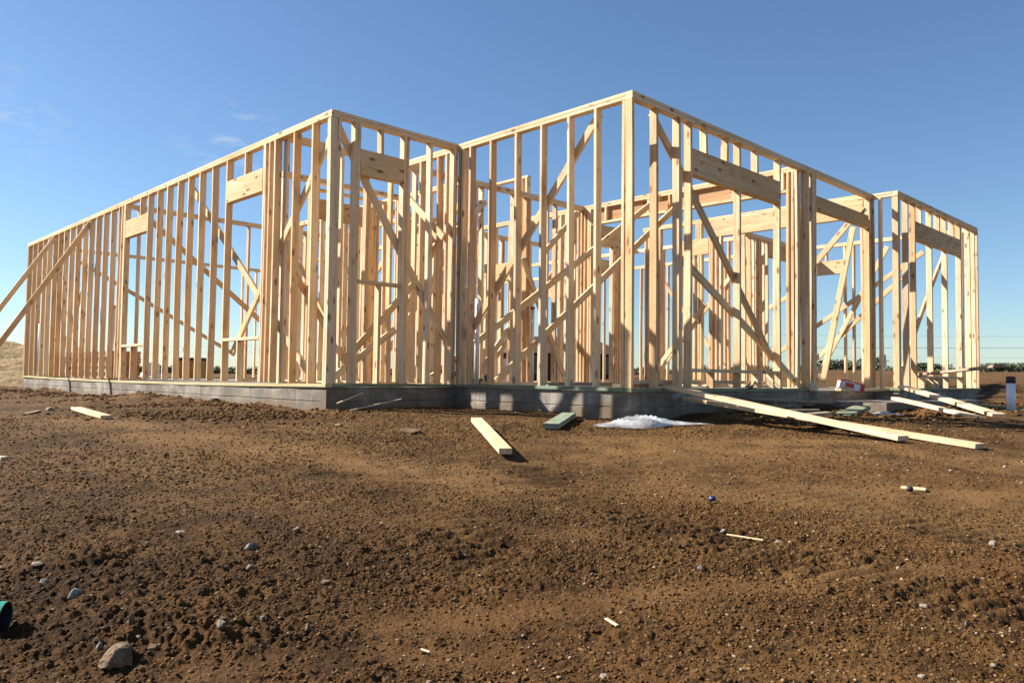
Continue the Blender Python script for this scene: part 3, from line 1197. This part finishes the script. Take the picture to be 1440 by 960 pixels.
lying('plank', (6.05, -.45, .06), at_depth(1405, 584, 8.6), .038, .14, 'loose', 'upper plank of the pair leaning off the porch at right', 'plank', group='planks leaning off the porch')
lying('plank', at_depth(1258, 560, 9.7), at_depth(1392, 591, 8.25), .038, .10, 'loose', 'lower plank of the pair leaning off the porch at right', 'plank', group='planks leaning off the porch')
lying('treated_board', at_depth(1168, 592, 7.9), at_depth(1212, 573, 9.0), .045, .19, 'treated', 'grey green board tilted against the porch step', 'board')
lying('plank', (7.15, -.28, .25), at_depth(1409, 514, 10.2), .038, .10, 'weathered', 'weathered board poking out through the right end wall', 'plank')
lying('stick', at_depth(1340, 566, 11.5), at_depth(1445, 576, 10.5), .03, .06, 'treated', 'thin greenish stick lying on dirt near the white pipe', 'stick')
lying('lumber_offcut', (4.6, -.10, .02), (6.1, -.2, .02), .036, .089, 'loose', 'pale offcut lying on the slab in the entry opening', 'board')

# dark scrap boards in the shade of the front wall
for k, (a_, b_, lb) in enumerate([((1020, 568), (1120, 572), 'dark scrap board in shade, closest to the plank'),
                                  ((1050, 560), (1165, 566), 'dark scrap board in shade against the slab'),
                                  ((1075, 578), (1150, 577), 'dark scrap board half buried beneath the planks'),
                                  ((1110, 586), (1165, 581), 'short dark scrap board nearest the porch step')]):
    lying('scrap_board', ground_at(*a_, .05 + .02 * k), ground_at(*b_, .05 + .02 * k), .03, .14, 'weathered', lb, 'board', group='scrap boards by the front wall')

# timber lying on the slab just inside the first walls
for k, (x0, y0, x1, y1, z, m_, lb) in enumerate([
        (.35, 2.55, 2.6, 2.9, .06, 'loose', 'loose board on the slab behind the notch corner'),
        (.30, 1.95, 2.6, 2.35, .03, 'loose', 'loose board on the slab, second from the notch corner'),
        (.30, 1.45, 2.4, 1.15, .06, 'weathered', 'greyish board lying on the slab inside the wall'),
        (.28, .95, 2.2, 1.05, .03, 'loose', 'pale board on the slab crossing under the braces'),
        (.25, .35, 1.9, .75, .06, 'weathered', 'grey board on the slab behind the front corner post'),
        (.35, .22, 3.1, .20, .10, 'loose', 'long pale board along the inside of the front wall')]):
    lying('floor_board', (x0, y0, z), (x1, y1, z), .038, .14, m_, lb, 'board', group='boards lying on the slab')

# pieces of stake on the dark face of the slab
for (a_, b_, lb) in [((474, 567), (511, 552), 'upper thin pale stake leaning on the dark slab face'),
                     ((492, 577), (564, 561), 'longer thin pale stake leaning on the dark slab face')]:
    p0, p1 = at_depth(*a_, 8.35), at_depth(*b_, 8.75)
    lying('stake', p0, p1, .012, .02, 'loose', lb, 'stake')

# plywood stack behind the left wall
ply = tag(empty('plywood_stack', (-1.2, 11.9, 0)), 'reddish stack of sheets standing low behind the left wall', 'sheet stack')
for k in range(9):
    dx, dy = random.uniform(-.02, .02), random.uniform(-.03, .03)
    boxes('sheet', [(-1.68 + dx, -1.15 + dx, 10.3 + dy, 12.74 + dy, .02 + k * .056, .072 + k * .056)], M['plywood'], ply)

# plumbing pipes
def pipe(x, fwd, ytop, r, mat, label, capm=None, base=0.0, name='vent_pipe', lean=0):
    b = at_depth(x, 540, fwd)
    t = at_depth(x, ytop, fwd)
    root = tag(empty(name, (b.x, b.y, base)), label, 'pipe')
    top = Vector((b.x + lean * VV.x, b.y + lean * VV.y, t.z))
    tube('pipe', [(b.x, b.y, base), top], r, M[mat], root, 16)
    if capm:
        tube('pipe_cap', [top + Vector((0, 0, -.015)), top + Vector((0, 0, .035))], r * 1.22, M[capm], root, 16)
    return root


pipe(748, 12.5, 434, .028, 'pvc', 'thin white pipe with red cap standing inside the house', 'red')
pipe(670, 10.5, 420, .034, 'grey_pvc', 'thick lilac white pipe standing behind the notch corner')
pipe(150, 14.6, 432, .05, 'grey_pvc', 'tall white pipe with red band behind the left wall', 'red', lean=.10)
pipe(54, 17.2, 455, .055, 'grey_pvc', 'plain white pipe standing behind the far left corner')
r_ = pipe(1421.5, 10.2, 538, .052, 'pvc', 'stubby white pipe standing in dirt at the right edge', None, base=-.30)
b_ = at_depth(1421.5, 540, 10.2)
t_ = at_depth(1421.5, 538, 10.2)
tube('pipe_cap', [(b_.x, b_.y, t_.z - .005), (b_.x, b_.y, t_.z + .07)], .056, M['black'], r_, 16)
tube('cap_ring', [(b_.x, b_.y, t_.z + .07), (b_.x, b_.y, t_.z + .085)], .050, M['red'], r_, 16)

# steel rod slanting behind the left studs
tag(tube('steel_rod', [(-1.68, 14.6, 1.15), (-1.68, 12.6, .03)], .012, M['steel']), 'thin dark rod slanting behind the left wall studs', 'rod')

# red and white carton with timber blocks behind it, on the slab by the entry
cc = at_depth(1196, 540, 10.7)
bx = tag(empty('carton', (cc.x, cc.y, 0)), 'red and white carton lying tipped on the slab by the entry', 'box')
mw = Matrix.Scale(1, 4) @ Matrix.Translation((cc.x, cc.y, .07)) @ Matrix.Rotation(math.radians(-32), 4, 'Z') @ Matrix.Rotation(math.radians(14), 4, 'Y') @ Matrix.Scale(.72, 4)
boxes('carton_body', [(-.20, .20, -.13, .13, -.07, .055)], M['card_white'], bx, mw)
boxes('carton_lid', [(-.205, .205, -.135, .135, .055, .075), (.12, .206, -.136, .136, -.071, .055)], M['card_red'], bx, mw)
boxes('carton_print', [(-.20, -.02, -.1335, -.131, -.055, .03)], M['card_red'], bx, mw)
for i, (dx, dy, h_) in enumerate([(-.35, .25, .10), (-.25, .35, .13)]):
    o = boxes('timber_block', [(cc.x - .42 + dx * .4, cc.x - .34 + dx * .4, cc.y + dy - .02, cc.y + .30 + dy, 0, h_)], M['loose'])
    tag(o, ('lower' if i == 0 else 'taller') + ' pale timber block behind the red carton', 'block')

bk = tag(empty('tool_bucket', (4.3, 9.0, 0)), 'small black and red tool tub standing deep inside the house', 'bucket')
p = at_depth(688, 520, 11.5)
tube('bucket_body', [(p.x, p.y, 0), (p.x, p.y, .16)], .07, M['black'], bk, 14, radii=[.06, .075])
tube('bucket_rim', [(p.x, p.y, .16), (p.x, p.y, .21)], .05, M['red'], bk, 14, radii=[.045, .03])
p = at_depth(672, 525, 11.0)
c_ = tag(tube('paint_tin', [(p.x, p.y, 0), (p.x, p.y, .11)], .07, M['black'], n=14), 'low black tin on the slab beside the tool tub', 'tin')

# thin black cables coiled by the wide window
for j in range(5):
    pts = []
    for k in range(14):
        t = k / 13
        pts.append((2.2 + 1.5 * t + .03 * j, -.03 + .9 * t - .25 * math.sin(t * 3.1) * (1 - .1 * j), .01 + (.02 + .05 * j) * math.sin(t * 3.14) + .02))
    tag(tube('cable', pts, .006, M['black'], n=6), 'dark cable looping over the sill of the wide window', 'cable', 'cables over the front sill')

# ------------------------------------------------------------------ plastic film, rubbish
def crumple(name, centre, lx, ly, h, label, cat, seed, yaw, mat='film'):
    n, m_ = 60, 30
    u = np.linspace(-1, 1, n)
    w = np.linspace(-1, 1, m_)
    Uu, Ww = np.meshgrid(u, w)
    prof = np.clip(1 - np.abs(Uu) ** 2.2, 0, 1) ** .7 * np.clip(1 - np.abs(Ww) ** 2.5, 0, 1) ** .6
    skew = np.exp(-((Uu + .35) / .55) ** 2) * .9 + .12
    k = np.abs(fbm(Uu * 3.2 + Ww * 1.5 + seed, Ww * 1.4, seed, 4)) * 2.4
    fold = 1 - np.abs(np.sin(Uu * 9.5 + Ww * 3.2 + 3 * fbm(Uu * 2 + seed, Ww, seed + 3, 2)))
    Z = h * prof * skew * (1 + .10 * (k - .35) + .55 * fold ** 4) + .002 * k
    X = Uu * lx * (1 + .05 * np.sin(Ww * 5 + seed))
    Yy = Ww * ly * (.35 + .65 * np.clip(1 - np.abs(Uu + .15) ** 1.6, 0, 1)) + .03 * np.sin(Uu * 7)
    c, s = math.cos(yaw), math.sin(yaw)
    gx, gy = centre.x + X * c - Yy * s, centre.y + X * s + Yy * c
    g = ground_h(gx.ravel(), gy.ravel(), fine=False).reshape(gx.shape)
    v = np.stack([gx, gy, g + Z + .02], -1).reshape(-1, 3)
    f = [(i * n + j, i * n + j + 1, (i + 1) * n + j + 1, (i + 1) * n + j) for i in range(m_ - 1) for j in range(n - 1)]
    o = mesh_obj(name, v.tolist(), f, M[mat], smooth=True)
    return tag(o, label, cat)


crumple('plastic_sheet', at_depth(922, 584, 7.35), .58, .15, .075, 'crumpled white plastic sheet beside the front corner of the slab', 'plastic sheet', 4, -YAW + .25)
crumple('plastic_wrap', ground_at(1250, 584), .17, .05, .03, 'crumpled pinkish white wrap on dirt below the porch', 'plastic wrap', 9, -YAW - .1)

# ------------------------------------------------------------------ rocks and small scraps
def rock(x, y, w, h, mat, label, seed, group='rocks in the clay', elong=1.0):
    p = ground_at(x, y + h * .45)
    d = (p - CAM).dot(FF)
    s = d / 1101.9 / 2
    v, f = ico(5 if w > 25 else 4)
    r0 = np.random.default_rng(seed)
    o3 = r0.uniform(0, 50, 3)
    disp = 1 + .55 * fbm(v[:, 0] * 1.6 + o3[0], v[:, 1] * 1.6 + v[:, 2] * 1.3 + o3[1], seed, 4) + .50 * fbm(v[:, 0] * 7 + o3[2], v[:, 2] * 7 + v[:, 1] * 6, seed + 5, 4)
    v = v * disp[:, None]
    for _ in range(11):   # a few broken planes
        nn = r0.normal(size=3)
        nn[2] = abs(nn[2]) * .6
        nn /= np.linalg.norm(nn)
        dd = v @ nn
        cut = r0.uniform(.45, .85)
        v = v - np.clip(dd - cut, 0, None)[:, None] * nn * .9
    a, c_, h_ = w * s, w * s * .8 * elong, h * s * 1.0
    th = r0.uniform(-.4, .4) - YAW
    x2 = v[:, 0] * a * math.cos(th) - v[:, 1] * c_ * math.sin(th)
    y2 = v[:, 0] * a * math.sin(th) + v[:, 1] * c_ * math.cos(th)
    vv = np.stack([x2, y2, v[:, 2] * h_ + h_ * .25], 1)
    o = mesh_obj('rock', vv.tolist(), [tuple(q) for q in f.tolist()], M[mat], smooth=True, mw=Matrix.Translation(p))
    tag(o, label, 'rock', group)


for i, (x, y, w, h, mt, lb) in enumerate([
        (166, 910, 66, 30, 'rock_brown', 'largest jagged rock, half caked in clay, at lower left'),
        (184, 866, 16, 20, 'rock_brown', 'orange brown upright stone just behind the largest rock'),
        (108, 829, 31, 18, 'rock', 'pale flat rock above and left of the largest one'),
        (62, 814, 20, 13, 'rock', 'grey rock near the left edge in dark soil'),
        (140, 902, 10, 16, 'rock', 'small pale wedge of stone touching the largest rock'),
        (312, 872, 15, 16, 'rock', 'whitish cube-like stone right of the largest rock'),
        (370, 866, 10, 9, 'rock', 'small pale stone between two others at lower left'),
        (433, 876, 11, 15, 'rock_brown', 'buff upright stone on the clod ridge'),
        (352, 764, 22, 13, 'rock', 'long grey white rock left of centre'),
        (351, 795, 12, 9, 'rock', 'small bright white stone below the long grey rock'),
        (419, 741, 11, 9, 'rock', 'bluish stone right of the long grey rock'),
        (254, 746, 17, 6, 'rock', 'flat cream stone at left middle distance'),
        (458, 815, 16, 7, 'rock_brown', 'flat orange stone in the centre left foreground'),
        (50, 790, 20, 7, 'rock', 'flat pale slab of stone by the left edge'),
        (315, 866, 8, 7, 'rock_brown', 'brown pebble behind the whitish cube-like stone'),
        (216, 905, 20, 14, 'rock_brown', 'reddish clay covered stone right of the largest rock'),
        (848, 947, 14, 9, 'rock', 'pale shell-like stone at the bottom centre'),
        (986, 795, 12, 8, 'rock', 'white stone in the right centre foreground'),
        (833, 806, 9, 8, 'rock_brown', 'tan cube of stone in the centre foreground'),
        (1094, 759, 13, 8, 'rock', 'grey stone beside the thin twig'),
        (1018, 744, 16, 6, 'rock', 'pale flat stone left of the thin twig'),
        (1396, 761, 12, 8, 'rock', 'pale stone near the right edge'),
        (1360, 873, 9, 10, 'rock', 'upright pale chip in dark clods at right'),
        (1300, 849, 14, 6, 'rock', 'flat light stone at lower right'),
        (1397, 932, 11, 7, 'rock', 'round pale stone at the lower right corner'),
        (1296, 948, 13, 7, 'rock', 'bright flat stone on the lower right edge of the picture'),
        (580, 603, 34, 7, 'rock_brown', 'broad clay coloured rock before the dark slab face'),
        (70, 573, 14, 6, 'rock', 'pale stone by the left end of the wall')]):
    rock(x, y, w, h, mt, lb, 100 + i)

# splinters and scraps on the soil
def scrap(name, a_, b_, th, w, mat, label, cat):
    p0, p1 = ground_at(*a_, .004), ground_at(*b_, .004)
    return lying(name, p0, p1, th, w, mat, label, cat)


scrap('wood_scrap', (1267, 685), (1302, 688), .014, .05, 'loose', 'tan splintered piece of wood on the dirt at right', 'wood scrap')
scrap('twig', (1022, 751), (1073, 759), .006, .008, 'loose', 'thin pale stick lying in the clay right of centre', 'stick')
scrap('wood_splinter', (852, 869), (868, 879), .004, .010, 'loose', 'thin splinter of wood in the centre foreground', 'splinter')
scrap('wood_splinter', (592, 912), (604, 916), .003, .007, 'loose', 'pale curled shaving in the foreground', 'shaving')
scrap('wood_scrap', (-6, 643), (7, 644), .02, .05, 'loose', 'small wood block at the left edge', 'wood scrap')
scrap('wood_scrap', (471, 598), (478, 597), .012, .03, 'loose', 'small orange wood chip before the dark slab face', 'wood scrap')
scrap('lath', (35, 582), (55, 577), .01, .05, 'weathered', 'short grey lath by the left wall', 'lath')
p = ground_at(1003, 704, .01)
tag(tube('bottle_cap', [p, p + Vector((0, .01, .02))], .018, M['blue'], n=16), 'small dark blue plastic cap on the dirt', 'cap')
p = ground_at(1279, 690, .01)
tag(tube('bottle_cap', [p, p + Vector((.01, 0, .02))], .016, M['black'], n=12), 'tiny black cap beside the splintered piece of wood', 'cap')

# green pipe end at the left border
g0 = at_depth(-60, 872, 1.93)
g1 = at_depth(8, 868, 2.02)
gp = tag(empty('sewer_pipe', g0), 'end of a green pipe at the left edge', 'pipe')
tube('pipe', [g0 - VV * .5, g1], .040, M['green_pvc'], gp, 28, cap=False)
tube('pipe_lining', [g0 - VV * .5, g1 - VV * .001], .036, M['black'], gp, 28, cap=False)

# ------------------------------------------------------------------ beyond the house
# straw covered spoil bank on the far left
def bank():
    c = spot(-16.6, 23.0, -.5)
    n, m_ = 90, 50
    v = []
    for i in range(m_):
        for j in range(n):
            a, b = (j / (n - 1) - .5) * 2, (i / (m_ - 1) - .5) * 2
            x = a * 5.6
            y = b * 5.0
            hh = 1.75 * (1 - abs(a) ** 2.6) * (1 - abs(b) ** 2) ** 1.0
            hh *= 1 + .06 * math.sin(x * 1.7) + .05 * math.sin(y * 2.3 + x)
            hh += .35 * float(fbm(np.array([x * .9]), np.array([y * .9]), 160, 4)[0]) + random.uniform(-.04, .04)
            p = c + VV * x + FF * y
            v.append((p.x, p.y, -.75 + hh))
    f = [(i * n + j, i * n + j + 1, (i + 1) * n + j + 1, (i + 1) * n + j) for i in range(m_ - 1) for j in range(n - 1)]
    o = mesh_obj('hill', v, f, M['straw'], smooth=True)
    tag(o, 'straw coloured bank of dry grass at the far left', None, kind='structure')


bank()


def leaves(name, blobs, n, size, mat, parent):
    """crown of small tilted leaf faces filling a few uneven ellipsoids"""
    P, T = [], []
    for (c, r, k) in blobs:
        q = rng.normal(size=(int(n * k), 3))
        q /= np.linalg.norm(q, axis=1)[:, None]
        q *= (rng.uniform(.15, 1, len(q)) ** .5)[:, None]
        P.append(q * np.array(r) + np.array(c))
        T.append(rng.uniform(0, 1) * .5 + rng.uniform(0, .5, len(q)))
    P = np.vstack(P)
    T = np.concatenate(T)
    N = len(P)
    a = rng.normal(size=(N, 3))
    a /= np.linalg.norm(a, axis=1)[:, None]
    b = np.cross(a, rng.normal(size=(N, 3)))
    b /= np.linalg.norm(b, axis=1)[:, None]
    s = rng.uniform(.6, 1.3, (N, 1)) * size
    V = np.stack([P - a * s, P + b * s * .5, P + a * s, P - b * s * .5], 1).reshape(-1, 3)
    o = mesh_obj(name, V.tolist(), [(4 * i, 4 * i + 1, 4 * i + 2, 4 * i + 3) for i in range(N)], mat, parent)
    at = o.data.attributes.new('tone', 'FLOAT', 'POINT')
    at.data.foreach_set('value', np.repeat(T, 4).astype(np.float32))
    return o


def far_bush(right, fwd, w, h, label):
    p = spot(right, fwd)
    g = gz(p.x, p.y)
    h *= .62
    root = tag(empty('bush', (p.x, p.y, g)), label, 'bush', 'bushes on the horizon')
    tube('stem', [(p.x, p.y, g - .3), (p.x, p.y, g + h * .5)], .12, M['trunk'], root, 6)
    bl = []
    for k in range(9):
        bl.append(((p.x + VV.x * random.uniform(-w, w) * .42, p.y + VV.y * random.uniform(-w, w) * .42, g + h * random.uniform(.25, .68)),
                   (w * random.uniform(.14, .26), w * random.uniform(.14, .26), h * random.uniform(.16, .32)), 1 / 9))
    leaves('foliage', bl, 900, .20, M['leaf'], root)


# a low far hedge line across the field, and separate nearer bushes in front of it
def treeline():
    root_pts = []
    bl = []
    for k in range(640):
        a = math.radians(-38 + 80 * k / 639)
        d = random.uniform(210, 260)
        right, fwd = math.sin(a) * d, math.cos(a) * d
        p = spot(right, fwd)
        g = gz(p.x, p.y)
        hh = random.uniform(1.6, 3.0) * (1.0 if a > 0 else .7)
        bl.append(((p.x, p.y, g + hh * .45), (2.2, 2.2, hh * .55), 1))
    o = leaves('far_scrub', bl, 130, .42, M['leaf'], None)
    tag(o, 'continuous line of far green scrub on the horizon', 'scrub', kind='stuff')


treeline()
for i, (x, fwd, w, h, lb) in enumerate([
        (1168, 95, 5, 2.2, 'bush on the horizon just right of the front corner group'),
        (1195, 110, 6, 2.4, 'bush on the horizon behind the tilted braces'),
        (1215, 90, 5, 2.6, 'bush on the horizon left of the pylon'),
        (1300, 100, 5, 2.3, 'bush on the horizon behind the right end wall'),
        (1388, 88, 4.5, 1.8, 'leafy bush on the horizon just right of the house'),
        (1405, 105, 5, 2.4, 'tallest bush on the horizon near the right edge'),
        (1432, 98, 5, 2.0, 'bush on the horizon above the white pipe')]):
    far_bush((x - 720) / 1101.9 * fwd, fwd, w, h, lb)

# power pylon and lines
def beam_list(name, segs, r, mat, parent, n=4):
    v, f = [], []
    for a, b in segs:
        a, b = Vector(a), Vector(b)
        d = (b - a).normalized()
        p = d.orthogonal().normalized()
        q = d.cross(p)
        k = len(v)
        for e in (a, b):
            for t in range(n):
                an = 2 * math.pi * t / n
                v.append(e + p * r * math.cos(an) + q * r * math.sin(an))
        for t in range(n):
            j = (t + 1) % n
            f.append((k + t, k + j, k + n + j, k + n + t))
    return mesh_obj(name, v, f, mat, parent)


def pylon(x, ybase, ytop, fwd, label):
    b = at_depth(x, ybase, fwd)
    H = at_depth(x, ytop, fwd).z - b.z
    root = tag(empty('power_pylon', b), label, 'pylon')
    for sgn in (-1, 1):      # twin lattice masts of an H-shaped pylon
        c = b + VV * sgn * H * .13
        segs = []
        w0, w1 = H * .10, H * .03
        for s1 in (-1, 1):
            for s2 in (-1, 1):
                segs.append((c + VV * s1 * w0 + FF * s2 * w0, c + VV * s1 * w1 + FF * s2 * w1 + Vector((0, 0, H))))
        for k in range(7):
            t, u = k / 7, (k + 1) / 7
            wa, wb = w0 + (w1 - w0) * t, w0 + (w1 - w0) * u
            for s2 in (-1, 1):
                segs.append((c + VV * wa + FF * s2 * wa + Vector((0, 0, H * t)), c - VV * wb + FF * s2 * wb + Vector((0, 0, H * u))))
                segs.append((c - VV * wa + FF * s2 * wa + Vector((0, 0, H * t)), c + VV * wb + FF * s2 * wb + Vector((0, 0, H * u))))
        beam_list('mast', segs, H * .014, M['pylon'], root)
    arms = [(b + Vector((0, 0, H * .62)) - VV * H * .42, b + Vector((0, 0, H * .62)) + VV * H * .42),
            (b + Vector((0, 0, H * .30)) - VV * H * .46, b + Vector((0, 0, H * .30)) + VV * H * .46)]
    beam_list('cross_arm', arms, H * .022, M['pylon'], root)
    return b, H


pylon(1241, 522, 498, 330, 'twin masted lattice pylon on the horizon at right')


def line(ya, yb, xa, xb, fwd, sag, label, r=.05):
    p0, p1 = at_depth(xa, ya, fwd), at_depth(xb, yb, fwd)
    pts = []
    for k in range(25):
        t = k / 24
        p = p0.lerp(p1, t)
        p.z -= sag * 4 * t * (1 - t)
        pts.append(p)
    tag(tube('power_line', pts, r, M['pylon'], n=4), label, 'power line', 'power lines across the sky')


line(470, 467, 1020, 1900, 300, 1.2, 'highest faint power line crossing the sky behind the right end wall', .045)
line(487, 484, 1020, 1900, 300, 1.0, 'darkest power line crossing the sky at right, second from the top', .085)
line(500, 500, 1020, 1900, 300, .8, 'third power line down on the right, fine and pale', .035)
line(508, 507, 1020, 1900, 300, .8, 'fourth power line down on the right, close above the bushes', .035)
line(513, 512, 1020, 1900, 300, .8, 'lowest power line on the right, skimming the bushes', .03)
line(483, 486, -300, 420, 300, .8, 'upper power line seen over the straw bank at left', .035)
line(492, 494, -300, 420, 300, .8, 'lower power line seen over the straw bank at left', .035)

# things parked behind the house
def container():
    p = at_depth(266, 529, 30)
    w = 34 / 1101.9 * 30
    z0 = -.3
    zt = at_depth(266, 506, 30).z
    mw = Matrix.Translation((p.x, p.y, 0)) @ Matrix.Rotation(-YAW, 4, 'Z')
    root = tag(empty('site_container', (p.x, p.y, z0)), 'orange site container with a black lid behind the left wall', 'container')
    b = boxes('container_body', [(-w / 2, w / 2, 0, 1.1, z0, zt - .03)], M['orange'], root, mw)
    ribs = [(-w / 2 + w * k / 8, -w / 2 + w * k / 8 + .03, -.03, -.002, z0 + .03, zt - .08) for k in range(1, 8)]
    boxes('rib', ribs, M['orange'], root, mw)
    boxes('container_lid', [(-w / 2 - .03, w / 2 + .03, -.04, 1.14, zt - .028, zt + .09)], M['black'], root, mw)


container()


def far_house():
    fwd = 52
    p = at_depth(800, 533, fwd)
    c = Vector((p.x, p.y, 0))
    mw = Matrix.Translation(c) @ Matrix.Rotation(-YAW + .25, 4, 'Z')
    g = -.25
    root = tag(empty('brick_house', c), 'distant dark brick house with a rust brown roof', 'house')
    W, D_, H_ = 7.6, 6, 1.75
    boxes('wall', [(-W / 2, W / 2, 0, D_, g, H_)], M['brick'], root, mw)
    v = [(-W / 2 - .4, -.5, H_), (W / 2 + .4, -.5, H_), (W / 2 + .4, D_ + .5, H_), (-W / 2 - .4, D_ + .5, H_),
         (-W / 2 + 1.2, D_ / 2, 3.0), (W / 2 - 1.2, D_ / 2, 3.0)]
    mesh_obj('roof', v, [(0, 1, 5, 4), (1, 2, 5), (2, 3, 4, 5), (3, 0, 4), (3, 2, 1, 0)], M['roof'], root, mw=mw)
    for x0 in (-3.0, -1.1, 1.0, 2.6):
        wnd = boxes('window', [(x0 - .07, x0 + 1.07, -.06, -.003, .45, 1.55)], M['pylon'], root, mw)
        boxes('pane', [(x0, x0 + 1.0, -.075, -.062, .52, 1.48)], M['dark_glass'], wnd, mw)


far_house()


def bags():
    p = at_depth(208, 528, 22)
    for k, (dx, z, s_) in enumerate([(0, -.28, 1), (.25, -.28, .9), (.1, .05, .8)]):
        v, f = ico(3)
        d = 1 + .3 * fbm(v[:, 0] * 2 + k * 9, v[:, 1] * 2 + v[:, 2], 55 + k, 3)
        v = np.sign(v) * np.abs(v) ** .7 * d[:, None] * np.array([.26, .22, .24]) * s_
        o = mesh_obj('builders_bag', v.tolist(), [tuple(q) for q in f.tolist()], M['bag'], smooth=True,
                     mw=Matrix.Translation(Vector((p.x, p.y, z + .2)) + VV * dx))
        tag(o, ['lower left white builders bag seen through the left window', 'lower right white builders bag seen through the left window', 'topmost white builders bag of the small pile'][k], 'bag', 'white builders bags')


bags()

# ------------------------------------------------------------------ sky and sun
sunh = Vector((-1, 1.48, 0)).normalized()
EL = math.radians(37)
sdir = sunh * math.cos(EL) + Vector((0, 0, math.sin(EL)))
L = bpy.data.lights.new('sun', 'SUN')
L.energy = 5.0
L.angle = math.radians(.53)
L.color = (1.0, .955, .88)
lo = bpy.data.objects.new('sun', L)
COL.objects.link(lo)
lo.rotation_euler = sdir.to_track_quat('Z', 'Y').to_euler()
lo.location = (-20, 20, 20)

wd = bpy.data.worlds.new('World')
S.world = wd
wd.use_nodes = True
nt = wd.node_tree
bg = nt.nodes['Background']
sky = nt.nodes.new('ShaderNodeTexSky')
sky.sky_type = 'NISHITA'
sky.sun_disc = False
sky.sun_elevation = EL
sky.sun_rotation = math.atan2(sunh.x, sunh.y)
sky.altitude = 200
sky.air_density = 1.0
sky.dust_density = .35
sky.ozone_density = 3.5
hs = nt.nodes.new('ShaderNodeHueSaturation')
hs.inputs['Saturation'].default_value = 1.02
nt.links.new(sky.outputs[0], hs.inputs['Color'])
col = mix(nt, 1.0, hs.outputs[0], (.90, .985, 1.03), 'MULTIPLY')
# three thin wisps of cloud low in the left half of the sky
tcw = nt.nodes.new('ShaderNodeTexCoord').outputs['Generated']
nz = noise(nt, mapping(nt, tcw, (1, 1, 2.6)), 26, 6, .62)
for (wx_, wy_, rad_, amt) in ((322, 205, .045, .55), (345, 190, .03, .35), (40, 160, .05, .30), (12, 165, .02, .4), (480, 172, .02, .2)):
    dv = (F + R * ((wx_ - 720) / 1101.9) - U * ((wy_ - 480) / 1101.9)).normalized()
    dn = nt.nodes.new('ShaderNodeVectorMath')
    dn.operation = 'DISTANCE'
    nrm = nt.nodes.new('ShaderNodeVectorMath')
    nrm.operation = 'NORMALIZE'
    nt.links.new(tcw, nrm.inputs[0])
    nt.links.new(nrm.outputs[0], dn.inputs[0])
    dn.inputs[1].default_value = dv
    msk = math_n(nt, 'MULTIPLY', math_n(nt, 'MULTIPLY', ramp(nt, math_n(nt, 'DIVIDE', dn.outputs['Value'], rad_ * 1.6), [(0, (1, 1, 1)), (1, (0, 0, 0))]),
                 ramp(nt, nz, [(.50, (0, 0, 0)), (.70, (1, 1, 1))])), amt * .6)
    col = mix(nt, msk, col, (6.0, 6.2, 6.6))
nt.links.new(col, bg.inputs['Color'])
bg.inputs['Strength'].default_value = .062

S.view_settings.view_transform = 'Standard'
S.view_settings.look = 'None'
S.view_settings.gamma = 1
S.view_settings.exposure = 1.18
S.render.engine = 'CYCLES'
S.render.resolution_x, S.render.resolution_y = 1024, 682
